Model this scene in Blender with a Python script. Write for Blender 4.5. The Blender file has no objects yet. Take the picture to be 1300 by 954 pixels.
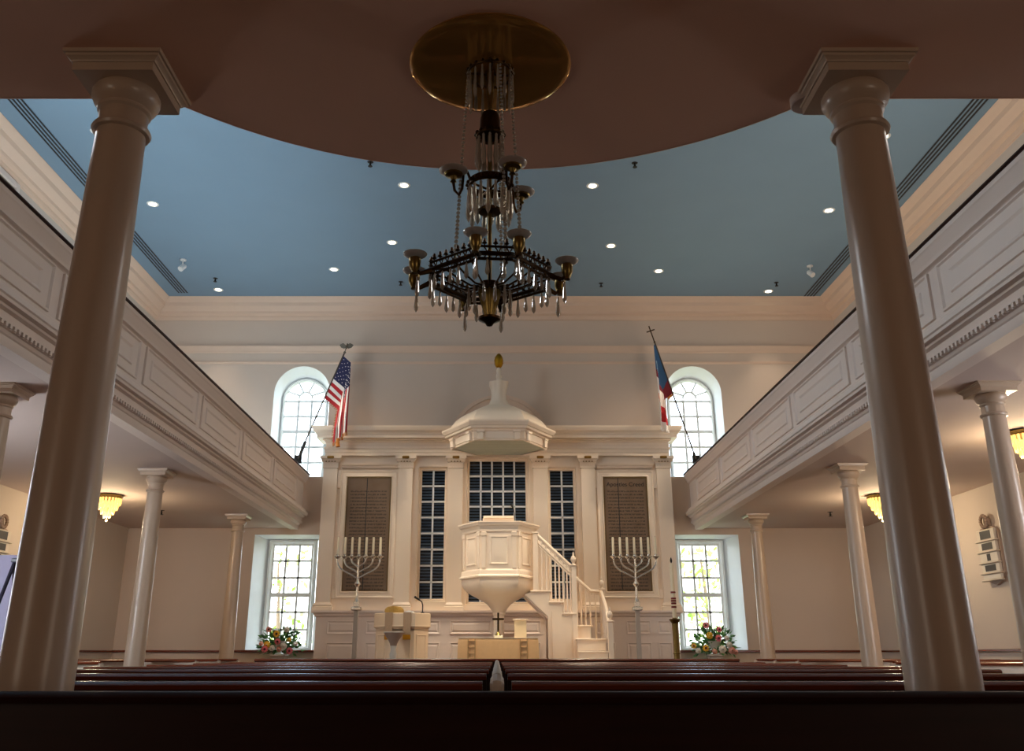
import bpy, math, random
from mathutils import Vector, Matrix
from mathutils.geometry import tessellate_polygon
PI = math.pi
R = math.radians
rnd = random.Random(7)
SC = bpy.context.scene
COL = SC.collection

# ------------------------------------------------------------------ materials
def lin(c):
    return tuple(((v/255)/12.92 if v/255 <= .04045 else ((v/255+.055)/1.055)**2.4) for v in c)

def mat(name, rgb, rough=.5, metal=0, var=.06, scale=5, bump=0, coat=0, emit=0, spec=.5, stretch=None, emit_rgb=None):
    m = bpy.data.materials.new(name); m.use_nodes = True
    nt = m.node_tree; b = nt.nodes['Principled BSDF']
    c = lin(rgb)
    tc = nt.nodes.new('ShaderNodeTexCoord'); nz = nt.nodes.new('ShaderNodeTexNoise')
    nz.inputs['Scale'].default_value = scale; nz.inputs['Detail'].default_value = 4
    if stretch:
        mp = nt.nodes.new('ShaderNodeMapping'); mp.inputs['Scale'].default_value = stretch
        nt.links.new(tc.outputs['Object'], mp.inputs['Vector']); nt.links.new(mp.outputs[0], nz.inputs['Vector'])
    else:
        nt.links.new(tc.outputs['Object'], nz.inputs['Vector'])
    mx = nt.nodes.new('ShaderNodeMix'); mx.data_type = 'RGBA'
    mx.inputs[6].default_value = tuple(v*(1-var) for v in c)+(1,)
    mx.inputs[7].default_value = tuple(min(1, v*(1+var)) for v in c)+(1,)
    nt.links.new(nz.outputs['Fac'], mx.inputs[0]); nt.links.new(mx.outputs[2], b.inputs['Base Color'])
    b.inputs['Roughness'].default_value = rough; b.inputs['Metallic'].default_value = metal
    b.inputs['Specular IOR Level'].default_value = spec
    b.inputs['Coat Weight'].default_value = coat; b.inputs['Coat Roughness'].default_value = .12
    if bump:
        bp = nt.nodes.new('ShaderNodeBump'); bp.inputs['Strength'].default_value = bump; bp.inputs['Distance'].default_value = .01
        nt.links.new(nz.outputs['Fac'], bp.inputs['Height']); nt.links.new(bp.outputs[0], b.inputs['Normal'])
    if emit:
        b.inputs['Emission Color'].default_value = lin(emit_rgb or rgb)+(1,)
        b.inputs['Emission Strength'].default_value = emit
    return m

def glassy(name, rgb, gloss=.2, rough=.03, body=0):
    m = bpy.data.materials.new(name); m.use_nodes = True
    nt = m.node_tree; nt.nodes.remove(nt.nodes['Principled BSDF'])
    out = nt.nodes['Material Output']
    t = nt.nodes.new('ShaderNodeBsdfTransparent'); g = nt.nodes.new('ShaderNodeBsdfGlossy'); mx = nt.nodes.new('ShaderNodeMixShader')
    nz = nt.nodes.new('ShaderNodeTexNoise'); nz.inputs['Scale'].default_value = 30
    mr = nt.nodes.new('ShaderNodeMapRange'); mr.inputs['To Min'].default_value = gloss*.8; mr.inputs['To Max'].default_value = gloss*1.2
    nt.links.new(nz.outputs['Fac'], mr.inputs['Value']); nt.links.new(mr.outputs[0], mx.inputs[0])
    t.inputs['Color'].default_value = lin(rgb)+(1,); g.inputs['Roughness'].default_value = rough
    nt.links.new(t.outputs[0], mx.inputs[1]); nt.links.new(g.outputs[0], mx.inputs[2]); nt.links.new(mx.outputs[0], out.inputs['Surface'])
    if body:
        d = nt.nodes.new('ShaderNodeBsdfDiffuse'); d.inputs['Color'].default_value = lin(rgb)+(1,); m2 = nt.nodes.new('ShaderNodeMixShader'); m2.inputs[0].default_value = body
        nt.links.new(mx.outputs[0], m2.inputs[1]); nt.links.new(d.outputs[0], m2.inputs[2]); nt.links.new(m2.outputs[0], out.inputs['Surface'])
    return m

M = dict(
    wall=mat('wall_plaster', (220, 200, 182), .75, var=.04, scale=1.2, bump=.03),
    sidewall=mat('side_wall_plaster', (212, 200, 188), .75, var=.04, scale=1.2, bump=.03),
    cornice=mat('cornice_paint', (228, 200, 176), .5, var=.03),
    reveal=mat('window_reveal_white', (240, 243, 244), .5, var=.02),
    white=mat('white_joinery', (236, 238, 236), .4, var=.02),
    cream=mat('cream_joinery', (246, 227, 203), .36, var=.03, scale=2),
    creamdk=mat('cream_joinery_lower', (242, 226, 212), .36, var=.03, scale=2),
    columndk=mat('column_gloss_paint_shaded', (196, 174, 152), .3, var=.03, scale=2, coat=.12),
    gallery=mat('gallery_paint', (228, 214, 204), .55, var=.03, scale=2),
    column=mat('column_gloss_paint', (222, 206, 188), .3, var=.03, scale=2, coat=.12),
    soffit=mat('soffit_plaster', (206, 188, 178), .75, var=.04, scale=1.5),
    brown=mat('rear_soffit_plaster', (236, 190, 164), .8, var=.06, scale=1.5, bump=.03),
    blue=mat('ceiling_blue', (126, 154, 174), .75, var=.04, scale=1.2, bump=.03),
    floor=mat('floor_carpet', (74, 34, 30), .95, var=.2, scale=60, bump=.2),
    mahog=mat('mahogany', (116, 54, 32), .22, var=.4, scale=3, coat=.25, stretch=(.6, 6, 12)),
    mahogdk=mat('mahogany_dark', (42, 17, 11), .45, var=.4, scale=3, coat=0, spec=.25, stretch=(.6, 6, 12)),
    pewwhite=mat('pew_white_panel', (214, 200, 184), .45, var=.04),
    brass=mat('aged_brass', (132, 112, 64), .3, 1, var=.25, scale=14),
    brassdk=mat('bronze_dark', (74, 54, 32), .35, 1, var=.3, scale=20),
    disc=mat('polished_brass', (206, 156, 84), .08, .62, var=.25, scale=3, bump=.5),
    gold=mat('gilding', (190, 140, 40), .35, 1, var=.2, scale=20),
    crystal=glassy('crystal', (226, 218, 204), .3, .08, .28),
    glass=glassy('window_glass', (245, 250, 252), .06, .02),
    black=mat('black_metal', (14, 14, 16), .5, 0, var=.1),
    dark=mat('dark_iron', (40, 36, 34), .5, .6, var=.1),
    silver=mat('pale_silver', (226, 218, 204), .25, .75, var=.06),
    candle=mat('candle_wax', (238, 226, 196), .5, var=.03),
    louvre=mat('dark_louvre', (96, 112, 132), .45, var=.15),
    void=mat('shutter_void', (10, 11, 14), .8, var=.1),
    lamp=mat('lamp_lens', (255, 244, 220), .5, emit=14, emit_rgb=(255, 236, 200)),
    spotlens=mat('spot_lens', (255, 255, 250), .5, emit=8),
    frosted=glassy('cut_glass_dish', (224, 214, 204), .4, .3, .4),
    crystalglow=mat('lit_crystal', (255, 224, 160), .25, var=.25, scale=40, emit=1.6, emit_rgb=(255, 196, 104)),
    stone=mat('white_marble', (214, 206, 192), .4, var=.06, scale=8),
    stonegrey=mat('grey_stone', (166, 144, 128), .5, var=.1, scale=8),
    plaque=mat('black_inscription', (40, 36, 32), .5, var=.5, scale=60, stretch=(1, 8, 30)),
    cloth=mat('ivory_cloth', (238, 192, 136), .85, var=.06, scale=20, bump=.05),
    clothband=mat('cloth_embroidery', (196, 160, 110), .85, var=.15, scale=60),
    clothwhite=mat('white_cloth', (244, 232, 204), .8, var=.03),
    greycloth=mat('stole_weave', (186, 156, 124), .85, var=.12, scale=60),
    lectern=mat('lectern_paint', (240, 214, 180), .4, var=.03),
    red=mat('flag_red', (172, 16, 30), .7, var=.08), navy=mat('flag_navy', (24, 30, 74), .7, var=.08),
    flagwhite=mat('flag_white', (236, 230, 224), .7, var=.03), flagblue=mat('flag_blue', (36, 78, 118), .7, var=.1),
    darkred=mat('flag_dark_red', (112, 10, 30), .7, var=.08), emblem=mat('flag_emblem', (150, 176, 190), .7, var=.1),
    fringe=mat('gold_fringe', (190, 116, 36), .7, var=.3, scale=60),
    leaf=mat('leaf_green', (104, 164, 92), .5, var=.35, scale=12),
    leafdk=mat('leaf_dark', (56, 104, 62), .5, var=.35, scale=12),
    treeleaf=mat('tree_leaf', (164, 196, 92), .6, var=.3, scale=2),
    bark=mat('bark', (150, 130, 110), .9, var=.3, scale=10),
    grass=mat('grass', (150, 150, 112), .9, var=.3, scale=10),
    pink=mat('petal_pink', (250, 136, 146), .6, var=.1), yellow=mat('petal_yellow', (255, 200, 60), .6, var=.1),
    petalwhite=mat('petal_white', (246, 240, 226), .6, var=.04), salmon=mat('petal_salmon', (252, 178, 158), .6, var=.1),
    maroon=mat('flower_centre', (96, 20, 40), .7, var=.2),
    urn=mat('urn_white', (232, 228, 220), .35, var=.03),
    lavender=mat('pale_lavender_board', (168, 166, 196), .7, var=.05),
    navyblack=mat('easel_navy', (20, 20, 44), .4, var=.1),
    candlered=mat('candle_red', (120, 24, 22), .5, var=.1),
)
def tablet_material():
    m = bpy.data.materials.new('inscribed_board'); m.use_nodes = True
    nt = m.node_tree; b = nt.nodes['Principled BSDF']; N = nt.nodes.new; L = nt.links.new
    tc = N('ShaderNodeTexCoord'); sep = N('ShaderNodeSeparateXYZ'); L(tc.outputs['Object'], sep.inputs[0])
    def math_(op, a, b_=None):
        n = N('ShaderNodeMath'); n.operation = op
        for i, v in enumerate((a, b_)):
            if v is None: continue
            if isinstance(v, (int, float)): n.inputs[i].default_value = v
            else: L(v, n.inputs[i])
        return n.outputs[0]
    row = math_('FRACT', math_('MULTIPLY', sep.outputs['Z'], 15.0))
    inrow = math_('MULTIPLY', math_('GREATER_THAN', row, .28), math_('LESS_THAN', row, .72))
    nz = N('ShaderNodeTexNoise'); nz.inputs['Scale'].default_value = 1; nz.inputs['Detail'].default_value = 2
    mp = N('ShaderNodeMapping'); mp.inputs['Scale'].default_value = (42, 1, 26); L(tc.outputs['Object'], mp.inputs[0]); L(mp.outputs[0], nz.inputs['Vector'])
    ink = math_('MULTIPLY', inrow, math_('GREATER_THAN', nz.outputs['Fac'], .46))
    side = math_('LESS_THAN', math_('ABSOLUTE', sep.outputs['X']), .37)
    ink = math_('MULTIPLY', math_('MULTIPLY', ink, side), math_('LESS_THAN', sep.outputs['Z'], 1.98))
    ink = math_('MULTIPLY', ink, .75)
    n2 = N('ShaderNodeTexNoise'); n2.inputs['Scale'].default_value = 3.5; L(tc.outputs['Object'], n2.inputs['Vector'])
    ground = N('ShaderNodeMix'); ground.data_type = 'RGBA'; L(n2.outputs['Fac'], ground.inputs[0])
    ground.inputs[6].default_value = lin((98, 74, 48))+(1,); ground.inputs[7].default_value = lin((126, 104, 84))+(1,)
    mx = N('ShaderNodeMix'); mx.data_type = 'RGBA'; L(ink, mx.inputs[0]); L(ground.outputs[2], mx.inputs[6])
    mx.inputs[7].default_value = lin((46, 34, 22))+(1,)
    L(mx.outputs[2], b.inputs['Base Color']); b.inputs['Roughness'].default_value = .5
    return m
M['tablet'] = tablet_material()

def canopy_material():
    m = mat('canopy_boarding', (176, 180, 164), .5, var=.05)
    nt = m.node_tree; b = nt.nodes['Principled BSDF']
    tc = nt.nodes.new('ShaderNodeTexCoord'); wv = nt.nodes.new('ShaderNodeTexWave'); wv.bands_direction = 'Y'; wv.inputs['Scale'].default_value = 3
    nt.links.new(tc.outputs['Object'], wv.inputs['Vector'])
    bp = nt.nodes.new('ShaderNodeBump'); bp.inputs['Strength'].default_value = .6; bp.inputs['Distance'].default_value = .02
    nt.links.new(wv.outputs['Fac'], bp.inputs['Height']); nt.links.new(bp.outputs[0], b.inputs['Normal'])
    return m
M['boarding'] = canopy_material()

# ------------------------------------------------------------------ mesh builder
class MB:
    def __init__(s): s.v = []; s.f = []; s.mi = []
    def add(s, vs, fs, mi=0):
        o = len(s.v); s.v += [tuple(p) for p in vs]; s.f += [tuple(i+o for i in f) for f in fs]; s.mi += [mi]*len(fs); return s
    def box(s, x0, x1, y0, y1, z0, z1, mi=0):
        return s.add([(x0,y0,z0),(x1,y0,z0),(x1,y1,z0),(x0,y1,z0),(x0,y0,z1),(x1,y0,z1),(x1,y1,z1),(x0,y1,z1)],
                     [(0,3,2,1),(4,5,6,7),(0,1,5,4),(1,2,6,5),(2,3,7,6),(3,0,4,7)], mi)
    def bbox(s, x0, x1, y0, y1, z0, z1, b=.01, mi=0):       # box with chamfered edges
        L = []
        for (d, z) in ((b, z0), (0, z0+b), (0, z1-b), (b, z1)):
            L.append([(x0+d+b*.5,y0+d,z),(x1-d-b*.5,y0+d,z),(x1-d,y0+d+b*.5,z),(x1-d,y1-d-b*.5,z),(x1-d-b*.5,y1-d,z),(x0+d+b*.5,y1-d,z),(x0+d,y1-d-b*.5,z),(x0+d,y0+d+b*.5,z)])
        return s.loft(L, cap0=True, cap1=True, mi=mi)
    def loft(s, loops, closed=True, cap0=False, cap1=False, mi=0):
        n = len(loops[0]); vs = [p for l in loops for p in l]; fs = []
        for k in range(len(loops)-1):
            for i in range(n if closed else n-1):
                j = (i+1) % n; fs.append((k*n+i, k*n+j, (k+1)*n+j, (k+1)*n+i))
        if cap0: fs.append(tuple(reversed(range(n))))
        if cap1: fs.append(tuple(range((len(loops)-1)*n, len(loops)*n)))
        return s.add(vs, fs, mi)
    def lathe(s, prof, x=0, y=0, n=24, cap=True, mi=0, mtx=None):
        L = []
        for (r, z) in prof:
            l = [Vector((r*math.cos(2*PI*i/n), r*math.sin(2*PI*i/n), z)) for i in range(n)]
            if mtx: l = [mtx @ p for p in l]
            else: l = [p+Vector((x,y,0)) for p in l]
            L.append(l)
        return s.loft(L, cap0=cap and prof[0][0] > 1e-5, cap1=cap and prof[-1][0] > 1e-5, mi=mi)
    def poly(s, prof, n, x, y, rot=0, cap=True, mi=0):       # polygonal lathe; r = circumradius
        L = [[(x+r*math.cos(rot+2*PI*i/n), y+r*math.sin(rot+2*PI*i/n), z) for i in range(n)] for r, z in prof]
        return s.loft(L, cap0=cap, cap1=cap, mi=mi)
    def tube(s, pts, r, n=8, mi=0, cap=True):
        pts = [Vector(p) for p in pts]; L = []; rs = r if isinstance(r, (list, tuple)) else [r]*len(pts)
        up = Vector((0,0,1)); prev = None
        for i, p in enumerate(pts):
            d = (pts[min(i+1, len(pts)-1)]-pts[max(i-1, 0)]).normalized()
            if prev is None:
                a = d.cross(up) if abs(d.dot(up)) < .95 else d.cross(Vector((1,0,0)))
            else: a = prev - d*prev.dot(d)
            a.normalize(); prev = a; b = d.cross(a)
            L.append([p+(a*math.cos(2*PI*k/n)+b*math.sin(2*PI*k/n))*rs[i] for k in range(n)])
        return s.loft(L, cap0=cap, cap1=cap, mi=mi)
    def prism(s, pts, f0, f1, mi=0):                         # polygon given as 2D pts, mapped by f0 and f1 to the two ends
        n = len(pts); A = [f0(*p) for p in pts]; B = [f1(*p) for p in pts]
        return s.loft([A, B], cap0=True, cap1=True, mi=mi)
    def frame(s, x0, x1, z0, z1, y, prof, mi=0, cap=False):  # mitred rectangular moulding facing -y; prof = (inset, height toward -y)
        L = [[(x0+i,y-d,z0+i),(x1-i,y-d,z0+i),(x1-i,y-d,z1-i),(x0+i,y-d,z1-i)] for i, d in prof]
        return s.loft(L, cap1=cap, mi=mi)
    def ball(s, c, r, n=10, m=6, sc=(1,1,1), mi=0):
        L = [[(c[0]+sc[0]*r*math.sin(PI*j/m)*math.cos(2*PI*i/n), c[1]+sc[1]*r*math.sin(PI*j/m)*math.sin(2*PI*i/n), c[2]-sc[2]*r*math.cos(PI*j/m)) for i in range(n)] for j in range(1, m)]
        s.loft(L, mi=mi)
        o = len(s.v); s.v += [(c[0],c[1],c[2]-sc[2]*r),(c[0],c[1],c[2]+sc[2]*r)]; b0 = o-n*(m-1); b1 = o-n
        for i in range(n):
            s.f.append((o, b0+(i+1)%n, b0+i)); s.f.append((o+1, b1+i, b1+(i+1)%n)); s.mi += [mi, mi]
        return s
    def run(s, prof, path_fn, mi=0, cap=True):               # profile points -> path of points per profile point (open)
        L = [path_fn(*p) for p in prof]
        return s.loft(L, closed=False, mi=mi)
    def xf(s, mtx):
        s.v = [tuple(mtx @ Vector(p)) for p in s.v]; return s
    def build(s, name, mats, parent=None, off=None, smooth=True, ang=32):
        me = bpy.data.meshes.new(name)
        vs = s.v if off is None else [(p[0]-off[0], p[1]-off[1], p[2]-off[2]) for p in s.v]
        me.from_pydata(vs, [], s.f); me.validate(clean_customdata=False)
        for m in (mats if isinstance(mats, (list, tuple)) else [mats]): me.materials.append(M[m] if isinstance(m, str) else m)
        if len(me.polygons) == len(s.mi): me.polygons.foreach_set('material_index', s.mi)
        import bmesh
        bm = bmesh.new(); bm.from_mesh(me); bmesh.ops.recalc_face_normals(bm, faces=bm.faces); bm.to_mesh(me); bm.free()
        if smooth:
            me.polygons.foreach_set('use_smooth', [True]*len(me.polygons)); me.set_sharp_from_angle(angle=R(ang))
        o = bpy.data.objects.new(name, me); COL.objects.link(o)
        if parent: o.parent = parent
        return o

def tag(o, label, cat, group=None, kind=None):
    o['label'] = label; o['category'] = cat
    if group: o['group'] = group
    if kind: o['kind'] = kind
    return o
def thing(name, label, cat, loc=(0,0,0), rz=0, group=None):
    o = bpy.data.objects.new(name, None); COL.objects.link(o); o.empty_display_size = .2
    o.location = loc; o.rotation_euler = (0,0,rz); return tag(o, label, cat, group)
class T:                                                     # a thing whose parts are given in world coordinates
    def __init__(s, name, label, cat, loc, group=None, kind=None):
        s.loc = loc; s.o = thing(name, label, cat, loc, 0, group)
        if kind: s.o['kind'] = kind
    def part(s, name, mb, m, parent=None, label=None, **k):
        o = mb.build(name, m, parent or s.o, off=s.loc, **k)
        if label: o['label'] = label
        return o
def single(name, mb, m, label, cat, loc=(0,0,0), group=None, kind=None, **k):   # thing of one mesh
    o = mb.build(name, m, None, off=loc, **k); o.location = loc
    return tag(o, label, cat, group, kind)
def struct(name, mb, m, label, cat='structure', **k):
    o = mb.build(name, m, **k); o['kind'] = 'structure'; o['label'] = label; o['category'] = cat; return o
def copy_tree(o, parent=None):
    c = o.copy(); COL.objects.link(c)
    if parent: c.parent = parent
    for ch in list(o.children): copy_tree(ch, c)
    return c
ORD = ['nearest', 'second', 'third', 'fourth', 'fifth', 'sixth', 'seventh', 'eighth', 'ninth', 'tenth', 'eleventh', 'twelfth', 'thirteenth']

# ------------------------------------------------------------------ dimensions
XL, XR, YF, YB, ZC = -7.55, 7.45, 18.8, -3.6, 8.42           # room
ZS = 3.44                                                     # gallery soffit
FY = 18.4                                                     # face of the altar screen
PZ = .45                                                      # chancel platform

# ------------------------------------------------------------------ shell
struct('floor', MB().box(XL-.3, XR+.3, YB-.3, YF+.3, -.15, 0), 'floor', 'dark red carpeted floor under the pews', 'floor')
struct('floor.001', MB().box(-4.9, 4.8, 15.0, YF, 0.001, PZ), 'floor', 'raised chancel platform in front of the altar screen', 'floor')
struct('ceiling', MB().box(XL-.1, XR+.1, YB-.1, YF+.1, ZC, ZC+.15), 'blue', 'flat blue painted main ceiling', 'ceiling')

LW = [(-4.95, -3.57, 1.08, 3.31), (3.57, 4.93, 1.08, 3.31)]  # lower windows at the wall face
AW = [(-4.2, .6, 4.5, 6.32), (4.23, .6, 4.5, 6.32)]           # arched: centre, radius, sill, spring
def arch_loop(cx, r, z0, zs, y, n=20):
    return [(cx-r,y,z0),(cx+r,y,z0)]+[(cx+r*math.cos(PI*i/n),y,zs+r*math.sin(PI*i/n)) for i in range(n+1)]
wf = MB()
outer = [(XL-.3,YF,0),(XR+.3,YF,0),(XR+.3,YF,ZC+.1),(XL-.3,YF,ZC+.1)]
holes = [[(a,YF,c),(b,YF,c),(b,YF,d),(a,YF,d)] for a,b,c,d in LW]+[arch_loop(c,r,z0,zs,YF) for c,r,z0,zs in AW]
allv = [Vector((p[0],p[2],0)) for l in [outer]+holes for p in l]
loops2 = [[Vector((p[0],p[2],0)) for p in l] for l in [outer]+holes]
tri = tessellate_polygon(loops2)
wf.add([(v.x,YF,v.y) for v in allv], [tuple(t) for t in tri])
GY = 19.32
GL = [(-4.76, -3.76, 1.08, 3.26), (3.72, 4.72, 1.08, 3.26)]
GA = [(-4.225, .5, 4.55, 6.285), (4.25, .5, 4.55, 6.285)]
for (a,b,c,d),(e,f,g,h) in zip(LW, GL):
    wf.loft([[(a,YF,c),(b,YF,c),(b,YF,d),(a,YF,d)],[(e,GY+.1,g),(f,GY+.1,g),(f,GY+.1,h),(e,GY+.1,h)]], mi=1)
for p, q in zip(AW, GA):
    wf.loft([arch_loop(*p, YF), arch_loop(*q, GY+.1)], mi=1)
struct('wall_front', wf, ['wall', 'reveal'], 'beige plaster wall behind the altar with deep white window reveals', 'wall', ang=50)
struct('wall_left', MB().box(XL-.2, XL, YB-.1, YF+.1, 0, ZC+.1), 'sidewall', 'pale plaster side wall on the left', 'wall')
struct('wall_right', MB().box(XR, XR+.2, YB-.1, YF+.1, 0, ZC+.1), 'sidewall', 'pale plaster side wall on the right', 'wall')
struct('wall_back', MB().box(XL-.2, XR+.2, YB-.2, YB, 0, ZC+.1), 'sidewall', 'plaster wall behind the photographer', 'wall')

# cornice and wall mouldings
corn = [(.0,7.98),(.03,7.99),(.05,8.03),(.05,8.07),(.12,8.10),(.13,8.15),(.18,8.19),(.24,8.24),(.26,8.31),(.31,8.35),(.36,8.41),(.36,8.42)]
def room_path(p, z): return [(XL+p,YB,z),(XL+p,YF-p,z),(XR-p,YF-p,z),(XR-p,YB,z)]
struct('trim_1', MB().run(corn, room_path), 'cornice', 'deep moulded crown cornice around the blue ceiling', 'cornice')
band = [(0,7.22),(.02,7.23),(.03,7.29),(.06,7.33),(.07,7.37),(.0,7.39)]
b2 = [(0,6.97),(.015,6.98),(.025,7.02),(0,7.03)]
struct('trim_2', MB().run(band, room_path).run(b2, room_path), 'cornice', 'double picture moulding below the cornice frieze', 'moulding')
dm = MB()
for x0, x1 in ((XL, -3.4), (3.4, XR)): dm.bbox(x0, x1, YF-.06, YF+.0, 1.035, 1.075, .008)
dm.bbox(XL, XL+.05, 4.5, YF-.06, 1.035, 1.07, .008).bbox(XR-.05, XR, 4.5, YF-.06, 1.035, 1.07, .008)
struct('trim_3', dm, 'mahog', 'thin dark wooden chair rail along the walls', 'chair rail')
struct('baseboard_front', MB().box(XL, -4.95, YF-.03, YF, 0, .2).box(4.85, XR, YF-.03, YF, 0, .2), 'white', 'white baseboard of the front wall', 'baseboard')

# framed shuttered panel high on the left wall
t = T('wall_panel', 'olive grey framed panel high on the left wall above the gallery', 'panel', (XL, 11, 6.2))
t.part('board', MB().box(XL, XL+.04, 9.4, 12.55, 5.6, 7.86), mat('olive_panel', (150,140,118), .6))
fr = MB()
for a in ((9.3,9.4,5.5,7.96),(12.55,12.65,5.5,7.96),(9.4,12.55,7.86,7.96),(9.4,12.55,5.5,5.6)): fr.bbox(XL, XL+.07, a[0], a[1], a[2], a[3], .01)
t.part('frame', fr, 'gallery')

# ------------------------------------------------------------------ windows
def bars(mb, x0, x1, z0, z1, y, cols, rows, w=.022, d=.03, meet=None):
    for i in range(1, cols):
        x = x0+(x1-x0)*i/cols; mb.box(x-w/2, x+w/2, y-d/2, y+d/2, z0, z1)
    for j in range(1, rows):
        z = z0+(z1-z0)*j/rows; ww = w*2 if j == meet else w
        mb.box(x0, x1, y-d/2-(.01 if j == meet else 0), y+d/2, z-ww/2, z+ww/2)
for k, (x0,x1,z0,z1) in enumerate(GL):
    side = 'left' if k == 0 else 'right'
    t = T('window_%d' % (k+1), 'tall %s sash window under the gallery behind the flower urn' % side, 'window', ((x0+x1)/2, GY, z0), kind='structure')
    t.part('window_frame', MB().frame(x0, x1, z0, z1, GY, [(0,-.08),(0,.03),(.045,.05),(.07,.02),(.085,.0),(.085,-.06)]), 'white')
    sash = MB(); a, b, c, d = x0+.085, x1-.085, z0+.05, z1-.085
    bars(sash, a, b, c, d, GY+.02, 3, 6, w=.042, meet=3)
    sash.frame(a, b, c, d, GY, [(0,-.04),(0,.0),(.03,.0),(.03,-.04)])
    t.part('sash', sash, 'white')
    t.part('glass', MB().add([(a,GY+.03,c),(b,GY+.03,c),(b,GY+.03,d),(a,GY+.03,d)], [(0,1,2,3)]), 'glass')
for k, (cx,r,z0,zs) in enumerate(GA):
    side = 'left' if k == 0 else 'right'
    t = T('window_%d' % (k+3), 'round arched %s window above the gallery rail with fan muntins' % side, 'window', (cx, GY, z0), kind='structure')
    fr = MB().loft([arch_loop(cx, r-i, z0+i, zs, GY-d) for i, d in [(0,-.08),(0,.03),(.035,.05),(.055,.02),(.065,0),(.065,-.06)]])
    t.part('window_frame', fr, 'white', ang=45)
    ri = r-.065; s = MB(); w = .046
    for dx in (-ri/3, ri/3): s.box(cx+dx-w/2, cx+dx+w/2, GY, GY+.03, z0+.06, zs+.02)
    for z in (zs-.02-.34*i for i in range(0, 6)):
        ww = .07 if abs(z-(zs-.02-.68)) < .01 else w
        s.box(cx-ri, cx+ri, GY-.004, GY+.03, z-ww/2, z+ww/2)
    rr = ri/3+.0
    s.tube([(cx+rr*math.cos(PI*i/12), GY+.015, zs+rr*math.sin(PI*i/12)+.05) for i in range(13)], .024, 6)
    for a in (28, 68, 112, 152):
        s.tube([(cx+rr*math.cos(R(a)), GY+.015, zs+.05+rr*math.sin(R(a))), (cx+ri*math.cos(R(a)), GY+.015, zs+ri*math.sin(R(a)))], .022, 6)
    t.part('sash', s, 'white')
    l = arch_loop(cx, ri, z0+.06, zs, GY+.035)
    t.part('glass', MB().add(l, [tuple(range(len(l)))]), 'glass')

# outdoors: lawn and trees seen through the lower windows
single('lawn', MB().box(-30, 30, 20.2, 50, -.62, -.52), 'grass', 'sunlit lawn outside the windows', 'lawn', kind='stuff')
def tree(x, y, h, n, label, seed):
    r_ = random.Random(seed)
    t = T('tree', label, 'tree', (x, y, -.5), 'trees outside the windows')
    t.part('trunk', MB().tube([(x,y,-.5),(x+.1,y,1.2),(x-.05,y,h*.7)], [.09,.06,.03], 8), 'bark')
    lf = MB()
    for _ in range(n):
        c = Vector((r_.gauss(0,1.0), r_.gauss(0,.8), r_.uniform(.3, h))); c.x *= 1.25
        p = Vector((x,y,0))+c; d1 = Vector((r_.gauss(0,1),r_.gauss(0,1),r_.gauss(0,1))).normalized(); d2 = d1.orthogonal().normalized(); s = r_.uniform(.07,.16)
        lf.add([p-d1*s, p+d2*s*.5, p+d1*s, p-d2*s*.5], [(0,1,2,3)])
    t.part('foliage', lf, 'treeleaf', smooth=False)
tree(-5.6, 24, 4.6, 330, 'light green tree outside the lower left window', 3)
tree(5.1, 23, 4.6, 900, 'bright yellow-green tree outside the lower right window', 5)
tree(7.6, 26, 5.2, 800, 'leafy tree farther off outside the lower right window', 9)

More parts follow.
